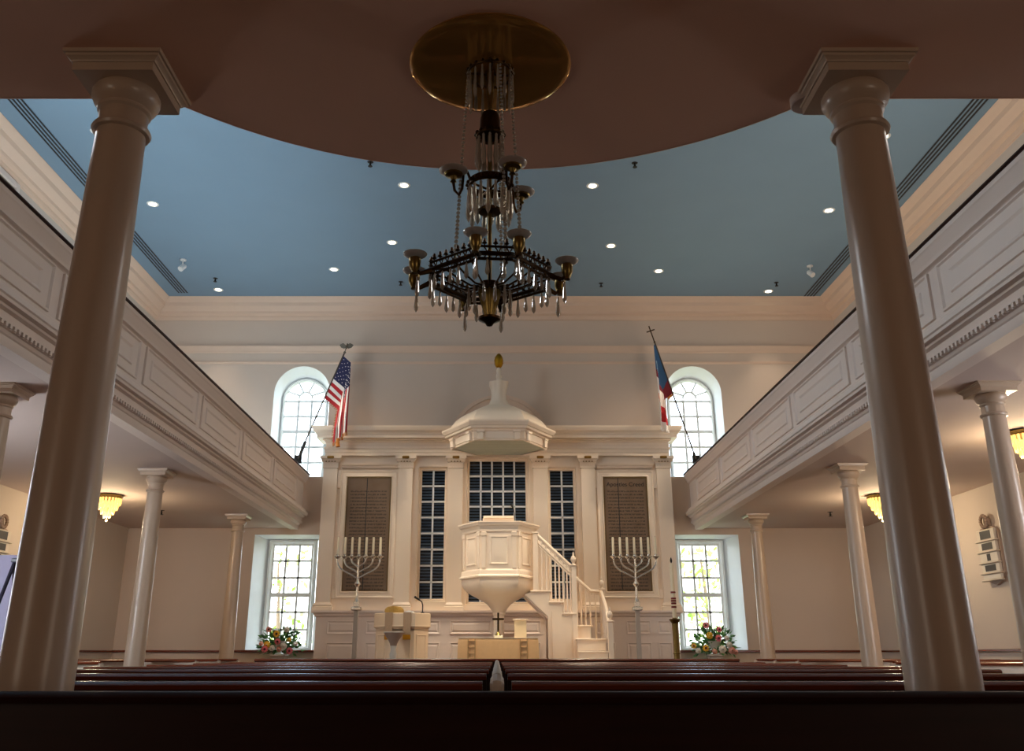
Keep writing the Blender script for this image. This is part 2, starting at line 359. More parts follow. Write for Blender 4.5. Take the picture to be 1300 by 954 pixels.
# ------------------------------------------------------------------ galleries
PANY = [5.55, 7.65, 9.75, 11.85, 13.95, 16.05, 18.15]
DIV = [1.35, 3.45]+PANY
def gallery(sg, xf, label):
    side = 'left' if sg < 0 else 'right'
    t = T('gallery', label, 'gallery', (sg*5.5, 8, ZS))
    def X(p): return sg*(xf-p)                                  # p = projection toward the nave
    xw = abs(XL if sg < 0 else XR)
    y0, y1 = YB, YF
    t.part('soffit', MB().box(min(sg*(xf+.1), sg*xw), max(sg*(xf+.1), sg*xw), y0, y1, ZS, ZS+.05), 'soffit')
    t.part('deck', MB().box(min(sg*(xf+.12), sg*xw), max(sg*(xf+.12), sg*xw), y0, y1, 3.6, 3.7), 'mahogdk')
    par = MB()
    prof = [(-.12,3.41),(-.12,4.5),(-.02,4.5),(-.02,4.36),(-.05,4.34),(-.05,3.86),(-.0,3.85)]
    par.run(prof[:2]+[(-.02,4.5),(-.02,4.37),(-.045,4.35),(-.045,3.86)], lambda p, z: [(X(p),y0,z),(X(p),y1,z)])
    t.part('parapet', par, 'gallery')
    rm = [(-.03,4.36),(.0,4.37),(.01,4.41),(.03,4.43),(.04,4.47),(.06,4.49),(.065,4.525),(-.1,4.525)]
    t.part('rail_moulding', MB().run(rm, lambda p, z: [(X(p),y0,z),(X(p),y1,z)]), 'gallery')
    t.part('hand_rail', MB().bbox(min(X(.085),X(-.14)), max(X(.085),X(-.14)), y0, y1, 4.526, 4.556, .008), 'mahogdk')
    cn = [(-.05,3.87),(-.02,3.86),(-.01,3.83),(.03,3.82),(.03,3.80),(.055,3.78),(.06,3.755),(.085,3.75),(.09,3.71),(.075,3.70),(.07,3.675),(.02,3.67),(.015,3.65),(-.03,3.64),(-.035,3.58),(-.02,3.575),(-.02,3.565)]
    t.part('cornice', MB().run(cn, lambda p, z: [(X(p),y0,z),(X(p),y1,z)]), 'gallery', ang=25)
    fa = [(-.04,3.575),(-.04,3.53),(-.06,3.525),(-.075,3.50),(-.09,3.49),(-.09,3.44),(-.1,3.41),(-.25,3.41),(-.25,3.45)]
    t.part('fascia', MB().run(fa, lambda p, z: [(X(p),y0,z),(X(p),y1,z)]), 'gallery', ang=25)
    dn = MB(); y = 3.0
    while y < y1-.02:                                           # fretted dentil course, one pattern strip
        dn.box(min(X(-.04),X(-.015)), max(X(-.04),X(-.015)), y, y+.035, 3.53, 3.565); y += .07
    o = t.part('dentil_course', dn, 'gallery', smooth=False); o['kind'] = 'stuff'
    for i in range(len(DIV)-1):
        a, b = DIV[i]+.09, DIV[i+1]-.09
        pm = MB()
        L = []
        for ins, h in [(0,-.045),(0,-.02),(.03,-.015),(.05,-.035),(.2,-.035),(.215,-.02),(.235,-.02),(.28,-.034),(.30,-.034)]:
            k = ins*.55
            L.append([(X(h),a+ins*.9,3.89+k),(X(h),b-ins*.9,3.89+k),(X(h),b-ins*.9,4.335-k),(X(h),a+ins*.9,4.335-k)])
        pm.loft(L, cap1=True)
        t.part('panel', pm, 'gallery', ang=20)
    return t
gallery(-1, 3.98, 'white panelled side gallery along the left wall')
gallery(1, 3.96, 'white panelled side gallery along the right wall')

# rear gallery overhead with bowed front
ACX, ACY, AR = -.03, 2.2, 2.06
arc = [(ACX+AR*math.sin(R(a)), ACY+AR*math.cos(R(a))) for a in range(-47, 48, 2)]
edge = [(-3.86, 3.6)]+[(x, max(y, 3.6)) for x, y in arc]+[(3.84, 3.6)]
t = T('rear_gallery', 'rear gallery overhead with bowed front edge and brown shaded underside', 'gallery', (0, 1, ZS))
pts = [(-3.86, YB), (3.84, YB)]+[(x, y) for x, y in reversed(edge)]
sl = MB(); sl.prism(pts, lambda x, y: (x,y,ZS), lambda x, y: (x,y,ZS+.2))
t.part('soffit', sl, 'brown', smooth=False)
t.part('edge_bead', MB().tube([(x,y,ZS+.012) for x, y in edge], .014, 8), 'brown')
pr = MB()
outl = [(0,3.60),(0,3.7),(.03,3.72),(.03,3.8),(0,3.84),(0,4.38),(.04,4.42),(.06,4.52),(-.1,4.52),(-.1,3.64)]
def off(i, p):
    x, y = edge[i]; dx, dy = x-ACX, y-ACY
    if abs(x) > 1.55: return (x, y+p)
    l = math.hypot(dx, dy); return (x+dx/l*p, y+dy/l*p)
pr.run(outl, lambda p, z: [off(i, p-.02)+(z,) for i in range(len(edge))])
t.part('parapet', pr, 'gallery')
t.part('hand_rail', MB().run([(.07,4.521),(.07,4.55),(-.12,4.55),(-.12,4.521),(.07,4.521)], lambda p, z: [off(i, p-.02)+(z,) for i in range(len(edge))]), 'mahogdk')

# ------------------------------------------------------------------ columns
def make_column():
    t = thing('column', '', 'column')
    H = ZS
    sh = [(.14,.16)]
    for i in range(15):
        f = i/14; z = .16+(3.14-.16)*f; sh.append((.132-.030*f**1.6, z))
    t_ = MB().lathe(sh, n=40); t_.build('shaft', 'column', t)
    t_ = MB().lathe([(.185,0.08),(.185,.09),(.19,.11),(.185,.13),(.16,.14),(.155,.16),(.14,.17)], n=40); t_.box(-.2,.2,-.2,.2,0,.08); t_.build('base', 'column', t)
    cp = MB().lathe([(.102,3.135),(.118,3.14),(.124,3.152),(.118,3.165),(.104,3.17),(.102,3.18),(.102,3.235),(.112,3.245),(.114,3.255),(.106,3.262),(.112,3.268),(.132,3.285),(.143,3.31),(.143,3.33),(.135,3.345),(.13,3.352)], n=40)
    cp.build('capital', 'column', t)
    q = [(.155,3.352),(.172,3.354),(.172,3.392),(.178,3.394),(.182,3.402),(.196,3.412),(.198,3.422),(.206,3.424),(.208,3.44),(.1,3.44)]
    ab = MB().loft([[(-r,-r,z),(r,-r,z),(r,r,z),(-r,r,z)] for r, z in q], cap0=True)
    ab.build('abacus', 'column', t)
    return t
cols = [(-1.64,3.44,'large white column at left front of the photo under the rear gallery'),
        (1.585,3.44,'large white column at right front of the photo under the rear gallery'),
        (-4.78,12.66,'slim white column under the left gallery, nearer of the two beside the lit crystal lamp'),
        (-4.80,17.0,'slim white column under the left gallery, farthest one beside the left window'),
        (4.80,12.3,'slim white column under the right gallery, middle one left of the big column'),
        (4.79,16.95,'slim white column under the right gallery, farthest one beside the right window'),
        (4.74,8.4,'slim white column at the right edge of the photo beside the wall tablet'),
        (-4.78,8.45,'slim white column under the left gallery almost hidden behind the big left column')]
c0 = make_column()
for i, (x,y,l) in enumerate(cols):
    o = c0 if i == 0 else copy_tree(c0)
    o.location = (x,y,0); o['label'] = l; o['group'] = 'gallery columns'
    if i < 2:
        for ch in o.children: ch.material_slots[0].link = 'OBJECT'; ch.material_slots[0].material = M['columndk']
single('ceiling_boss', MB().lathe([(.0,3.40),(.075,3.40),(.08,3.405),(.08,3.44)], 1.44, 3.60, 24), 'soffit', 'small round boss on the soffit behind the right column capital', 'boss', (1.44,3.60,3.44))

# ------------------------------------------------------------------ ceiling fittings
dl = [(-6.0,11.82,'recessed downlight beside the shaft of the big left column, by the left air slot'),
      (-6.0,14.14,'recessed downlight right of the big left column, next to the left air slot'),
      (-6.0,18.07,'recessed downlight in the far left corner of the blue ceiling'),
      (-3.325,16.98,'recessed downlight left of the chandelier, second from the far left corner'),
      (-2.0,15.7,'recessed downlight left of the chandelier, third from the far left corner'),
      (-1.555,13.47,'recessed downlight left of the chandelier, nearest to the bowed brown edge'),
      (1.6,13.49,'recessed downlight right of the chandelier, nearest to the bowed brown edge'),
      (2.19,15.85,'recessed downlight right of the chandelier, third from the far right corner'),
      (3.31,17.06,'recessed downlight right of the chandelier, second from the far right corner'),
      (5.87,18.16,'recessed downlight in the far right corner of the blue ceiling'),
      (5.87,14.38,'recessed downlight left of the big right column, by the right air slot'),
      (5.86,11.96,'recessed downlight right of the big right column, by the right air slot')]
proto = thing('recessed_downlight', '', 'ceiling light')
MB().lathe([(.062,-.004),(.085,-.012),(.1,-.008),(.105,0)], n=24, cap=False).build('trim_ring', 'white', proto)
MB().lathe([(.0,-.006),(.064,-.006)], n=24, cap=False).build('lens', 'lamp', proto)
for i, (x,y,l) in enumerate(dl):
    o = proto if i == 0 else copy_tree(proto)
    o.location = (x,y,ZC); o['label'] = l; o['group'] = 'recessed downlights in the blue ceiling'
sp = [(-5.88,17.45,ZC,'dark sprinkler head near the far left corner downlight'),(-2.02,12.72,ZC,'dark sprinkler head by the brown edge left of the chandelier'),
      (2.2,12.75,ZC,'dark sprinkler head by the brown edge right of the chandelier'),(-2.03,17.64,ZC,'dark sprinkler head near the far wall left of the chandelier'),
      (2.2,17.72,ZC,'dark sprinkler head near the far wall right of the chandelier'),(5.9,17.68,ZC,'dark sprinkler head near the far right corner downlight'),
      (-6.02,16.37,ZS,'sprinkler head under the left gallery right of the slim column'),(6.05,16.57,ZS,'sprinkler head under the right gallery left of the slim column')]
proto = thing('sprinkler_head', '', 'sprinkler')
MB().lathe([(.045,-.004),(.05,0)], n=16).build('escutcheon', 'dark', proto)
MB().lathe([(.012,-.07),(.02,-.05),(.012,-.03),(.014,-.004)], n=10).lathe([(.036,-.078),(.036,-.072)], n=14).build('head', 'dark', proto)
for i, (x,y,z,l) in enumerate(sp):
    o = proto if i == 0 else copy_tree(proto)
    o.location = (x,y,z); o['label'] = l; o['group'] = 'sprinkler heads'
for sg, x, y in ((-1,-6.24,16.5),(1,6.32,16.8)):
    t = T('spotlight', 'small white spotlight on the ceiling near the %s air slot' % ('left' if sg < 0 else 'right'), 'spotlight', (x,y,ZC), 'ceiling spotlights')
    t.part('base_plate', MB().lathe([(.06,ZC-.02),(.06,ZC)], x, y, 16), 'white')
    t.part('stem', MB().tube([(x,y,ZC-.02),(x,y,ZC-.13)], .014, 8), 'white')
    mt = Matrix.Translation((x,y,ZC-.17)) @ Matrix.Rotation(R(-25*sg), 4, 'Y') @ Matrix.Rotation(R(-35), 4, 'X')
    t.part('lamp_head', MB().lathe([(.03,.09),(.052,.06),(.056,-.07),(.048,-.07)], n=16, mtx=mt), 'white')
    t.part('lens', MB().lathe([(0,-.062),(.05,-.062)], n=16, mtx=mt, cap=False), 'spotlens')
for nm, x0, x1, y0, y1 in (('left',-6.92,-6.71,6.5,18.25),('right',6.72,6.95,6.5,18.45)):
    t = T('air_slot', 'long black linear air diffuser near the %s edge of the blue ceiling' % nm, 'air vent', ((x0+x1)/2,(y0+y1)/2,ZC), 'linear air diffusers')
    w = (x1-x0)/7
    for k in range(4):
        t.part('slot', MB().box(x0+2*k*w, x0+(2*k+1)*w, y0, y1, ZC-.006, ZC), 'black', smooth=False)
    t.part('flange', MB().box(x0-.01, x1+.01, y0-.01, y1+.01, ZC-.003, ZC), 'blue', smooth=False)

# flush crystal lamps under the galleries
def crystal_lamp(x, y, label):
    t = T('crystal_lamp', label, 'ceiling lamp', (x,y,ZS), 'crystal lamps under the galleries')
    t.part('canopy', MB().lathe([(.19,ZS-.06),(.2,ZS-.05),(.2,ZS-.015),(.17,ZS)], x, y, 28), 'brass')
    for r, z0, z1, n in ((.18,ZS-.05,ZS-.17,22),(.14,ZS-.13,ZS-.25,18),(.095,ZS-.21,ZS-.32,14),(.05,ZS-.28,ZS-.38,9)):
        mb = MB()
        for i in range(n):
            a = 2*PI*i/n; cx, cy = x+r*math.cos(a), y+r*math.sin(a)
            mb.lathe([(.004,z0),(.017,z0-.02),(.015,z1+.03),(.002,z1)], cx, cy, 6)
        t.part('crystal_tier', mb, 'crystalglow', smooth=False)
    t.part('finial', MB().ball((x,y,ZS-.41), .022), 'crystalglow')
    return t
lamps = [(-6.27,14.68,'lit crystal ceiling lamp under the left gallery'),(6.19,14.68,'lit crystal ceiling lamp under the right gallery left of the big column'),(6.1,10.22,'lit crystal ceiling lamp at the right edge of the photo')]
for a in lamps: crystal_lamp(*a)

# ------------------------------------------------------------------ chandelier
CX, CY = -.03, 3.36
single('ceiling_medallion', MB().lathe([(.35,ZS),(.352,ZS-.006),(.34,ZS-.014),(.30,ZS-.02),(.1,ZS-.028),(0,ZS-.03)], CX, CY, 64), 'disc',
       'polished brass disc on the soffit above the big chandelier', 'ceiling plate', (CX,CY,ZS))
t = T('chandelier', 'large dark bronze chandelier with crystal prisms and candle cups', 'chandelier', (CX,CY,ZS-.03))
def P(r, a, z): return (CX+r*math.cos(a), CY+r*math.sin(a), z)
def ringm(r, z, tr, n=40): return MB().tube([P(r, 2*PI*i/n, z) for i in range(n+1)], tr, 6, cap=False)
t.part('stem', MB().lathe([(.018,ZS-.03),(.016,3.3),(.009,3.24),(.0085,2.42)], CX, CY, 12), 'brass')
cr = ringm(.098, 3.395, .006); cr.tube([P(.098,R(6),3.395),P(.098,R(186),3.395)], .005, 6).tube([P(.098,R(96),3.395),P(.098,R(276),3.395)], .005, 6)
for i in range(20): cr.ball(P(.1, 2*PI*i/20, 3.40), .009, 6, 4)
t.part('crown_hoop', cr, 'brassdk')
def prism_mb(x, y, z, L, r=.008): return MB().lathe([(.0005,z),(r*.55,z-.008),(r*.45,z-.014),(r,z-L*.75),(r*.8,z-L*.88),(.0005,z-L)], x, y, 6, cap=False)
def bead(p, q, n, r=.008, sag=0):
    mb = MB(); p, q = Vector(p), Vector(q)
    for i in range(n):
        f = (i+.5)/n; c = p.lerp(q, f); c.z -= sag*4*f*(1-f); mb.ball(tuple(c), r*(.75+.5*f), 6, 4)
    return mb
for i in range(18):
    a = 2*PI*(i+.5)/18; p = P(.098, a, 3.385); t.part('crystal_prism', prism_mb(p[0], p[1], p[2], .13+.03*(i % 2), .008), 'crystal', smooth=False)
t.part('bell', MB().lathe([(.012,3.205),(.034,3.195),(.042,3.17),(.044,3.12),(.048,3.10),(.052,3.09)], CX, CY, 20), 'brassdk')
rg = ringm(.055, 3.085, .007)
for i in range(14): rg.ball(P(.059, 2*PI*i/14, 3.09), .009, 6, 4)
t.part('upper_ring', rg, 'brassdk')
for i in range(12):
    a = 2*PI*i/12; p = P(.053, a, 3.075); t.part('crystal_prism', prism_mb(p[0], p[1], p[2], .15, .012), 'crystal', smooth=False)
mr_ = MB().lathe([(.085,2.833),(.092,2.838),(.092,2.863),(.086,2.870),(.08,2.863),(.08,2.838)], CX, CY, 32, cap=False)
for i in range(20): mr_.ball(P(.094, 2*PI*i/20, 2.850), .009, 6, 4)
for i in range(4): mr_.tube([P(.0,0,2.828),P(.085,2*PI*i/4+.5,2.838)], .005, 6)
t.part('middle_ring', mr_, 'brassdk')
for i in range(18):
    a = 2*PI*(i+.3)/18; p = P(.088, a, 2.833); t.part('crystal_prism', prism_mb(p[0], p[1], p[2], .13+.03*(i % 2), .0115), 'crystal', smooth=False)
t.part('lower_plate', MB().lathe([(.006,2.718),(.046,2.723),(.05,2.732),(.04,2.742),(.0085,2.743)], CX, CY, 20), 'brassdk')
def cup(a, r, z, s=1.0, tall=True):
    x, y, _ = P(r, a, z)
    prof = [(.008,-.034),(.014,-.034),(.012,-.026),(.017,-.016),(.024,.0),(.026,.022),(.024,.036),(.02,.04)] if tall else [(.006,-.03),(.012,-.026),(.008,-.018),(.014,-.006),(.03,.0),(.034,.006)]
    b = t.part('candle_cup', MB().lathe([(p*s, z+q*s) for p, q in prof], x, y, 14), 'brass')
    o = .036*s if tall else .004*s
    gl = MB().lathe([(.022*s, z+o),(.036*s, z+o+.004),(.05*s, z+o+.014),(.052*s, z+o+.018),(.048*s, z+o+.02),(.03*s, z+o+.012),(.0, z+o+.01)], x, y, 20, cap=False)
    t.part('glass_bobeche', gl, 'frosted', parent=b)
for a in (R(208), R(303), R(38)):
    pts = []
    for f, r, z in ((0,.09,2.85),(.2,.105,2.885),(.4,.122,2.872),(.6,.128,2.80),(.75,.142,2.768),(.9,.162,2.785),(1,.168,2.82)): pts.append(P(r, a, z))
    t.part('scroll_arm', MB().tube(pts, .006, 8), 'brassdk')
    cup(a, .168, 2.852, 1.15, False)
# octagonal main ring with crested gallery
D0 = R(-84)
OR, OZ = .245, 2.43
short = R(15)
va = []
for q in range(4):
    va += [D0+q*PI/2-short, D0+q*PI/2+short]
ov = [P(OR, a, OZ) for a in va]
rb = MB()
for zz, rr, tr in ((0,1,.009),(.028,1.01,.005),(-.02,.98,.006)):
    L_ = [P(OR*rr, a, OZ+zz) for a in va]; L_.append(L_[0]); rb.tube(L_, tr, 6, cap=False)
def xyl(i, f):
    a, b = Vector(ov[i % 8]), Vector(ov[(i+1) % 8]); return a.lerp(b, f)
for i in range(8):
    n = 3 if i % 2 == 0 else 8
    for k in range(n):
        p = xyl(i, (k+.5)/n)
        rb.tube([p+Vector((0,0,.02)), p+Vector((0,0,.05))], .003, 5)
        rb.ball(tuple(p+Vector((0,0,.052))), .009, 6, 4, (.8,.8,1.5)).ball(tuple(p+Vector((0,0,.043))), .011, 6, 4, (1,1,.4))
        q = xyl(i, (k+1)/n)
        rb.tube([p+Vector((0,0,-.018)), q+Vector((0,0,.026))], .0025, 5).tube([p+Vector((0,0,.026)), q+Vector((0,0,-.018))], .0025, 5)
t.part('crested_ring', rb, 'brassdk')
for k, a in enumerate(va):
    t.part('bracket', MB().tube([P(OR, a, OZ-.005), P(.29, a, OZ-.025), P(.305, a, OZ-.012)], [.012,.009,.008], 8), 'brassdk')
    cup(a, .312, OZ+.004, .92)
    p = P(.30, a, OZ-.035); t.part('crystal_prism', prism_mb(p[0], p[1], p[2], .095, .009), 'crystal', smooth=False)
for i in range(8):
    n = 2 if i % 2 == 0 else 6
    for k in range(n):
        p = xyl(i, (k+.5)/n); t.part('crystal_prism', prism_mb(p.x, p.y, p.z-.02, .07+.015*(k % 2), .009), 'crystal', smooth=False)
for i in range(16):
    a = 2*PI*i/16
    t.part('spoke', MB().tube([P(.042, a, 2.388), P(.08, a, 2.385), P(.13, a, 2.405), P(.19, a, 2.44), P(.23, a, OZ)], .0042, 6), 'brassdk')
for i in range(12):
    a = 2*PI*(i+.5)/12; p = P(.085, a, 2.38); t.part('crystal_prism', prism_mb(p[0], p[1], p[2], .085, .009), 'crystal', smooth=False)
t.part('collar', MB().lathe([(.03,2.37),(.046,2.375),(.048,2.39),(.044,2.405),(.02,2.415)], CX, CY, 24), 'brassdk')
vz = [(.016,2.262),(.022,2.28),(.034,2.33),(.042,2.36),(.04,2.378)]
vs = MB(); n = 32
vs.loft([[P(r*(1+.10*math.cos(12*2*PI*i/96)), 2*PI*i/96, z) for i in range(96)] for r, z in vz], cap0=True, cap1=True)
t.part('vase', vs, 'brass', ang=60)
t.part('drop_dish', MB().lathe([(.0,2.222),(.012,2.226),(.018,2.236),(.044,2.25),(.046,2.258),(.02,2.264)], CX, CY, 24), 'brassdk')
for a in (R(200), R(296), R(330), R(70)):
    t.part('bead_chain', bead(P(.1, a, 3.39), P(.15, a, 2.43), 52, .0075), 'crystal', smooth=False)

# ------------------------------------------------------------------ altar screen
t = T('altar_screen', 'cream panelled altar screen with pilasters and entablature on the front wall', 'altar screen', (0, FY, PZ))
SX0, SX1 = -3.5, 3.5
bk = MB()
openings = [(-1.62,-1.0,1.96,4.66), (-.64,.66,1.9,4.86), (1.02,1.64,1.96,4.66)]
xs = [SX0]+[v for o in openings for v in o[:2]]+[SX1]
for i in range(0, len(xs), 2): bk.box(xs[i], xs[i+1], FY+.08, YF, 1.75, 4.9)
for a,b,c,d in openings: bk.box(a, b, FY+.08, YF, 1.75, c).box(a, b, FY+.08, YF, d, 4.9)
t.part('backing', bk, 'cream', smooth=False)
def uret(y0, x0=SX0, x1=SX1): return lambda p, z: [(x0-p,YF,z),(x0-p,y0-p,z),(x1+p,y0-p,z),(x1+p,YF,z)]
dado = MB().run([(0,PZ),(.06,PZ),(.06,PZ+.14),(.04,PZ+.17),(.02,PZ+.18),(.02,1.68),(.05,1.70),(.06,1.745),(.10,1.76),(.105,1.80),(0,1.80),(-.3,1.80)], uret(FY))
t.part('dado', dado, 'creamdk', ang=25)
pan = [(-3.3,-2.72),(-2.55,-2.0),(-1.82,-1.1),(-.92,-.1),(.05,.85),(1.9,2.28),(2.5,2.98),(3.1,3.38)]
for a, b in pan:
    for z0, z1 in ((1.36,1.62),(.72,1.22)):
        t.part('dado_panel', MB().frame(a, b, z0, z1, FY-.02, [(0,0),(.0,.012),(.02,.016),(.035,.004),(.05,.004),(.075,.014)], cap=True), 'creamdk', ang=20)
for x, w in ((-3.41,.29),(-1.87,.29),(-.84,.28),(.885,.29),(1.86,.29),(3.41,.29)):
    h = w/2
    p = t.part('pilaster', MB().box(x-h, x+h, FY, FY+.1, 1.8, 4.72), 'cream', smooth=False)
    bs = MB().loft([[(x-h-d,FY+.1,z),(x-h-d,FY-d,z),(x+h+d,FY-d,z),(x+h+d,FY+.1,z)] for d, z in [(.05,1.8),(.05,1.87),(.035,1.885),(.04,1.91),(.02,1.925),(.01,1.95),(0,1.96)]], closed=False)
    t.part('pilaster_base', bs, 'cream', parent=p)
    cp = MB().loft([[(x-h-d,FY+.1,z),(x-h-d,FY-d,z),(x+h+d,FY-d,z),(x+h+d,FY+.1,z)] for d, z in [(0,4.60),(.015,4.61),(.015,4.63),(.01,4.64),(.012,4.72),(.04,4.745),(.05,4.78),(.07,4.80),(.07,4.85),(0,4.86)]], closed=False)
    for k in range(8): cp.box(x-h+.012+k*w/8, x-h+.012+k*w/8+.018, FY-.025, FY-.005, 4.645, 4.70)
    t.part('capital', cp, 'cream', parent=p)
    g = MB()
    g.bbox(x-.07, x+.07, FY-.1, FY-.06, 4.79, 4.845, .012)
    for k in range(4): g.ball((x-.09+k*.06, FY-.05, 4.735), .014, 6, 4)
    t.part('gilt_ornament', g, mat('gilt_dark', (140,104,44), .4, .7), parent=p, label='gilded rosette block on the capital')
ent = [(0,4.855),(.03,4.86),(.03,4.92),(.045,4.925),(.045,4.99),(.065,5.0),(.065,5.03),(.03,5.04),(.03,5.13),(.05,5.135),(.06,5.16),(.09,5.17),(.09,5.19),(.2,5.2),(.2,5.26),(.215,5.27),(.22,5.30),(.27,5.34),(.29,5.39),(.30,5.42),(.30,5.43),(-.4,5.43)]
t.part('entablature', MB().run(ent, uret(FY)), 'cream', ang=25)
# crossetted frames around the boards
for a, b in ((-3.06,-2.16),(2.17,3.06)):
    fm = MB().frame(a-.14, b+.14, 2.03, 4.57, FY+.08, [(0,0),(0,.035),(.03,.045),(.05,.03),(.1,.03),(.12,.045),(.14,.03),(.14,-.02)])
    for xx in (a-.20, b+.14): fm.bbox(xx, xx+.06, FY+.035, FY+.08, 4.2, 4.57, .006)
    for xx in (a-.20, b+.14): fm.bbox(xx, xx+.06, FY+.035, FY+.08, 2.03, 2.2, .006)
    fm.run([(0,4.60),(.05,4.61),(.06,4.65),(.09,4.67),(.1,4.70),(.0,4.71)], lambda p, z: [(a-.1-p*.5,FY+.08,z),(a-.1-p*.5,FY+.06-p,z),(b+.1+p*.5,FY+.06-p,z),(b+.1+p*.5,FY+.08,z)])
    t.part('board_frame', fm, 'cream', ang=25)
# arched half-round pediment behind the canopy
ap = MB(); n = 24; cxa = .05
for r0, r1, d in ((.98,1.06,.07),(.88,.98,.04)):
    L_ = [[(cxa+r*math.cos(PI*i/n), YF-dd, 5.2+r*math.sin(PI*i/n)) for i in range(n+1)] for r, dd in ((r0,0),(r0,d),(r1,d),(r1,0))]
    ap.loft(L_, closed=False)
ap.add([(cxa,YF-.03,5.2)]+[(cxa+.9*math.cos(PI*i/n), YF-.03, 5.2+.9*math.sin(PI*i/n)) for i in range(n+1)], [(0,i+1,i+2) for i in range(n)])
t.part('arched_pediment', ap, 'cornice')
for k, (a,b,c,d) in enumerate(openings):
    cols_, rows_ = ((2,8),(5,9),(2,8))[k]
    nm = ('left narrow', 'broad centre', 'right narrow')[k]
    w = T('window_%d' % (k+5), '%s window with white glazing bars and dark louvres in the altar screen' % nm, 'window', ((a+b)/2, FY, c), kind='structure')
    y = FY+.2
    w.part('window_frame', MB().frame(a, b, c, d, y, [(0,-.1),(0,.11),(.015,.11),(.03,.02),(.06,.02),(.075,.0),(.075,-.05)]), 'cream')
    s = MB(); e = .075; bars(s, a+e, b-e, c+e, d-e, y+.0, cols_, rows_, w=.036, d=.03)
    w.part('glazing_bars', s, 'white', smooth=False)
    w.part('glass', MB().add([(a+e,y+.02,c+e),(b-e,y+.02,c+e),(b-e,y+.02,d-e),(a+e,y+.02,d-e)], [(0,1,2,3)]), 'glass')
    lv = MB(); z = c+e
    while z < d-e-.04:
        lv.add([(a+e,y+.06,z),(b-e,y+.06,z),(b-e,y+.10,z+.04),(a+e,y+.10,z+.04)], [(0,1,2,3)]); z += .062
    w.part('louvre_blind', lv, 'louvre', smooth=False)
    w.part('backing', MB().box(a+.02, b-.02, y+.12, y+.14, c+.02, d-.02), 'void')
# inscribed boards
for nm, a, b, jx in (('left',-3.06,-2.16,-2.65),('right',2.17,3.06,2.47)):
    cx = (a+b)/2
    bt = T('inscription_board', 'dark gilt-edged board of faded lettering, %s of the pulpit behind the %s branched candlestick' % (nm, nm), 'inscription board', (cx, FY+.06, 2.17), 'inscribed boards')
    bt.part('board', MB().box(a, b, FY+.05, FY+.075, 2.17, 4.43), 'tablet')
    bt.part('gilt_edge', MB().frame(a, b, 2.17, 4.43, FY+.052, [(0,0),(0,.012),(.022,.012),(.022,0)]), mat('dull_gilt', (110,84,40), .5, .4))
    bt.part('board_line', MB().box(jx-.007, jx+.007, FY+.046, FY+.05, 2.2, 4.41), 'black')  # thin black vertical strip down the board
    if nm == 'right':
        cu = bpy.data.curves.new('heading', 'FONT'); cu.body = "Apostles Creed"; cu.size = .12; cu.align_x = 'CENTER'; cu.extrude = .001
        to = bpy.data.objects.new('heading_tmp', cu); COL.objects.link(to)
        dg = bpy.context.evaluated_depsgraph_get(); me = bpy.data.meshes.new_from_object(to.evaluated_get(dg))
        bpy.data.objects.remove(to); me.materials.clear(); me.materials.append(M['void'])
        o = bpy.data.objects.new('heading_lettering', me); COL.objects.link(o); o.parent = bt.o
        o.location = (0, -.012, 2.07); o.rotation_euler = (R(90), 0, 0)

# ------------------------------------------------------------------ pulpit
PX, PY = .035, 17.24
def hexm(prof, cap=True): return MB().poly([(r, z) for r, z in prof], 6, PX, PY, 0, cap)
t = T('pulpit', 'cream hexagonal wineglass pulpit raised on a slim stem', 'pulpit', (PX, PY, PZ))
t.part('body', hexm([(.665,2.38),(.665,3.14)]), 'cream', smooth=False)
t.part('cornice', hexm([(.665,3.10),(.69,3.11),(.69,3.15),(.70,3.17),(.71,3.2),(.745,3.22),(.76,3.26),(.77,3.262),(.77,3.285),(.6,3.29)]), 'cream', ang=20)
t.part('base_moulding', hexm([(.60,2.29),(.71,2.295),(.735,2.305),(.735,2.33),(.70,2.35),(.69,2.42),(.675,2.44),(.667,2.45)]), 'cream', ang=20)
bowl = [(.69,2.295,0),(.695,2.25,.05),(.68,2.19,.15),(.645,2.13,.35),(.585,2.07,.6),(.50,2.015,.8),(.39,1.96,.95),(.29,1.91,1),(.21,1.85,1),(.15,1.78,1),(.115,1.72,1),(.10,1.69,1)]
Lp = []
for r, z, f in bowl:
    l = []
    for i in range(48):
        a = 2*PI*i/48; s = (a % (PI/3))-PI/6; rh = r*math.cos(PI/6)/math.cos(s); rr = rh*(1-f)+r*f; l.append((PX+rr*math.cos(a), PY+rr*math.sin(a), z))
    Lp.append(l)
t.part('bowl', MB().loft(Lp, cap0=True), 'cream', ang=28)
t.part('stem', MB().lathe([(.14,PZ),(.14,PZ+.06),(.11,PZ+.1),(.095,PZ+.2),(.095,1.66),(.115,1.68),(.115,1.705),(.10,1.72)], PX, PY, 28), 'cream')
for k in range(6):
    if k in (1,): continue
    a = R(60*k+30); ap_ = .665*math.cos(PI/6)
    mt = Matrix.Translation((PX,PY,0)) @ Matrix.Rotation(a+PI/2, 4, 'Z') @ Matrix.Translation((0,-ap_,0))
    pm = MB().frame(-.17, .17, 2.52, 3.03, 0, [(0,0),(0,.012),(.02,.018),(.035,.004),(.05,.004),(.085,.016)], cap=True).xf(mt)
    t.part('panel', pm, 'cream', ang=20)
    for q in (-.315, .235): t.part('corner_pilaster', MB().bbox(q,q+.08,-.024,.01,2.45,3.11,.008).bbox(q-.012,q+.092,-.04,.01,3.02,3.10,.01).xf(mt), 'cream', smooth=False)
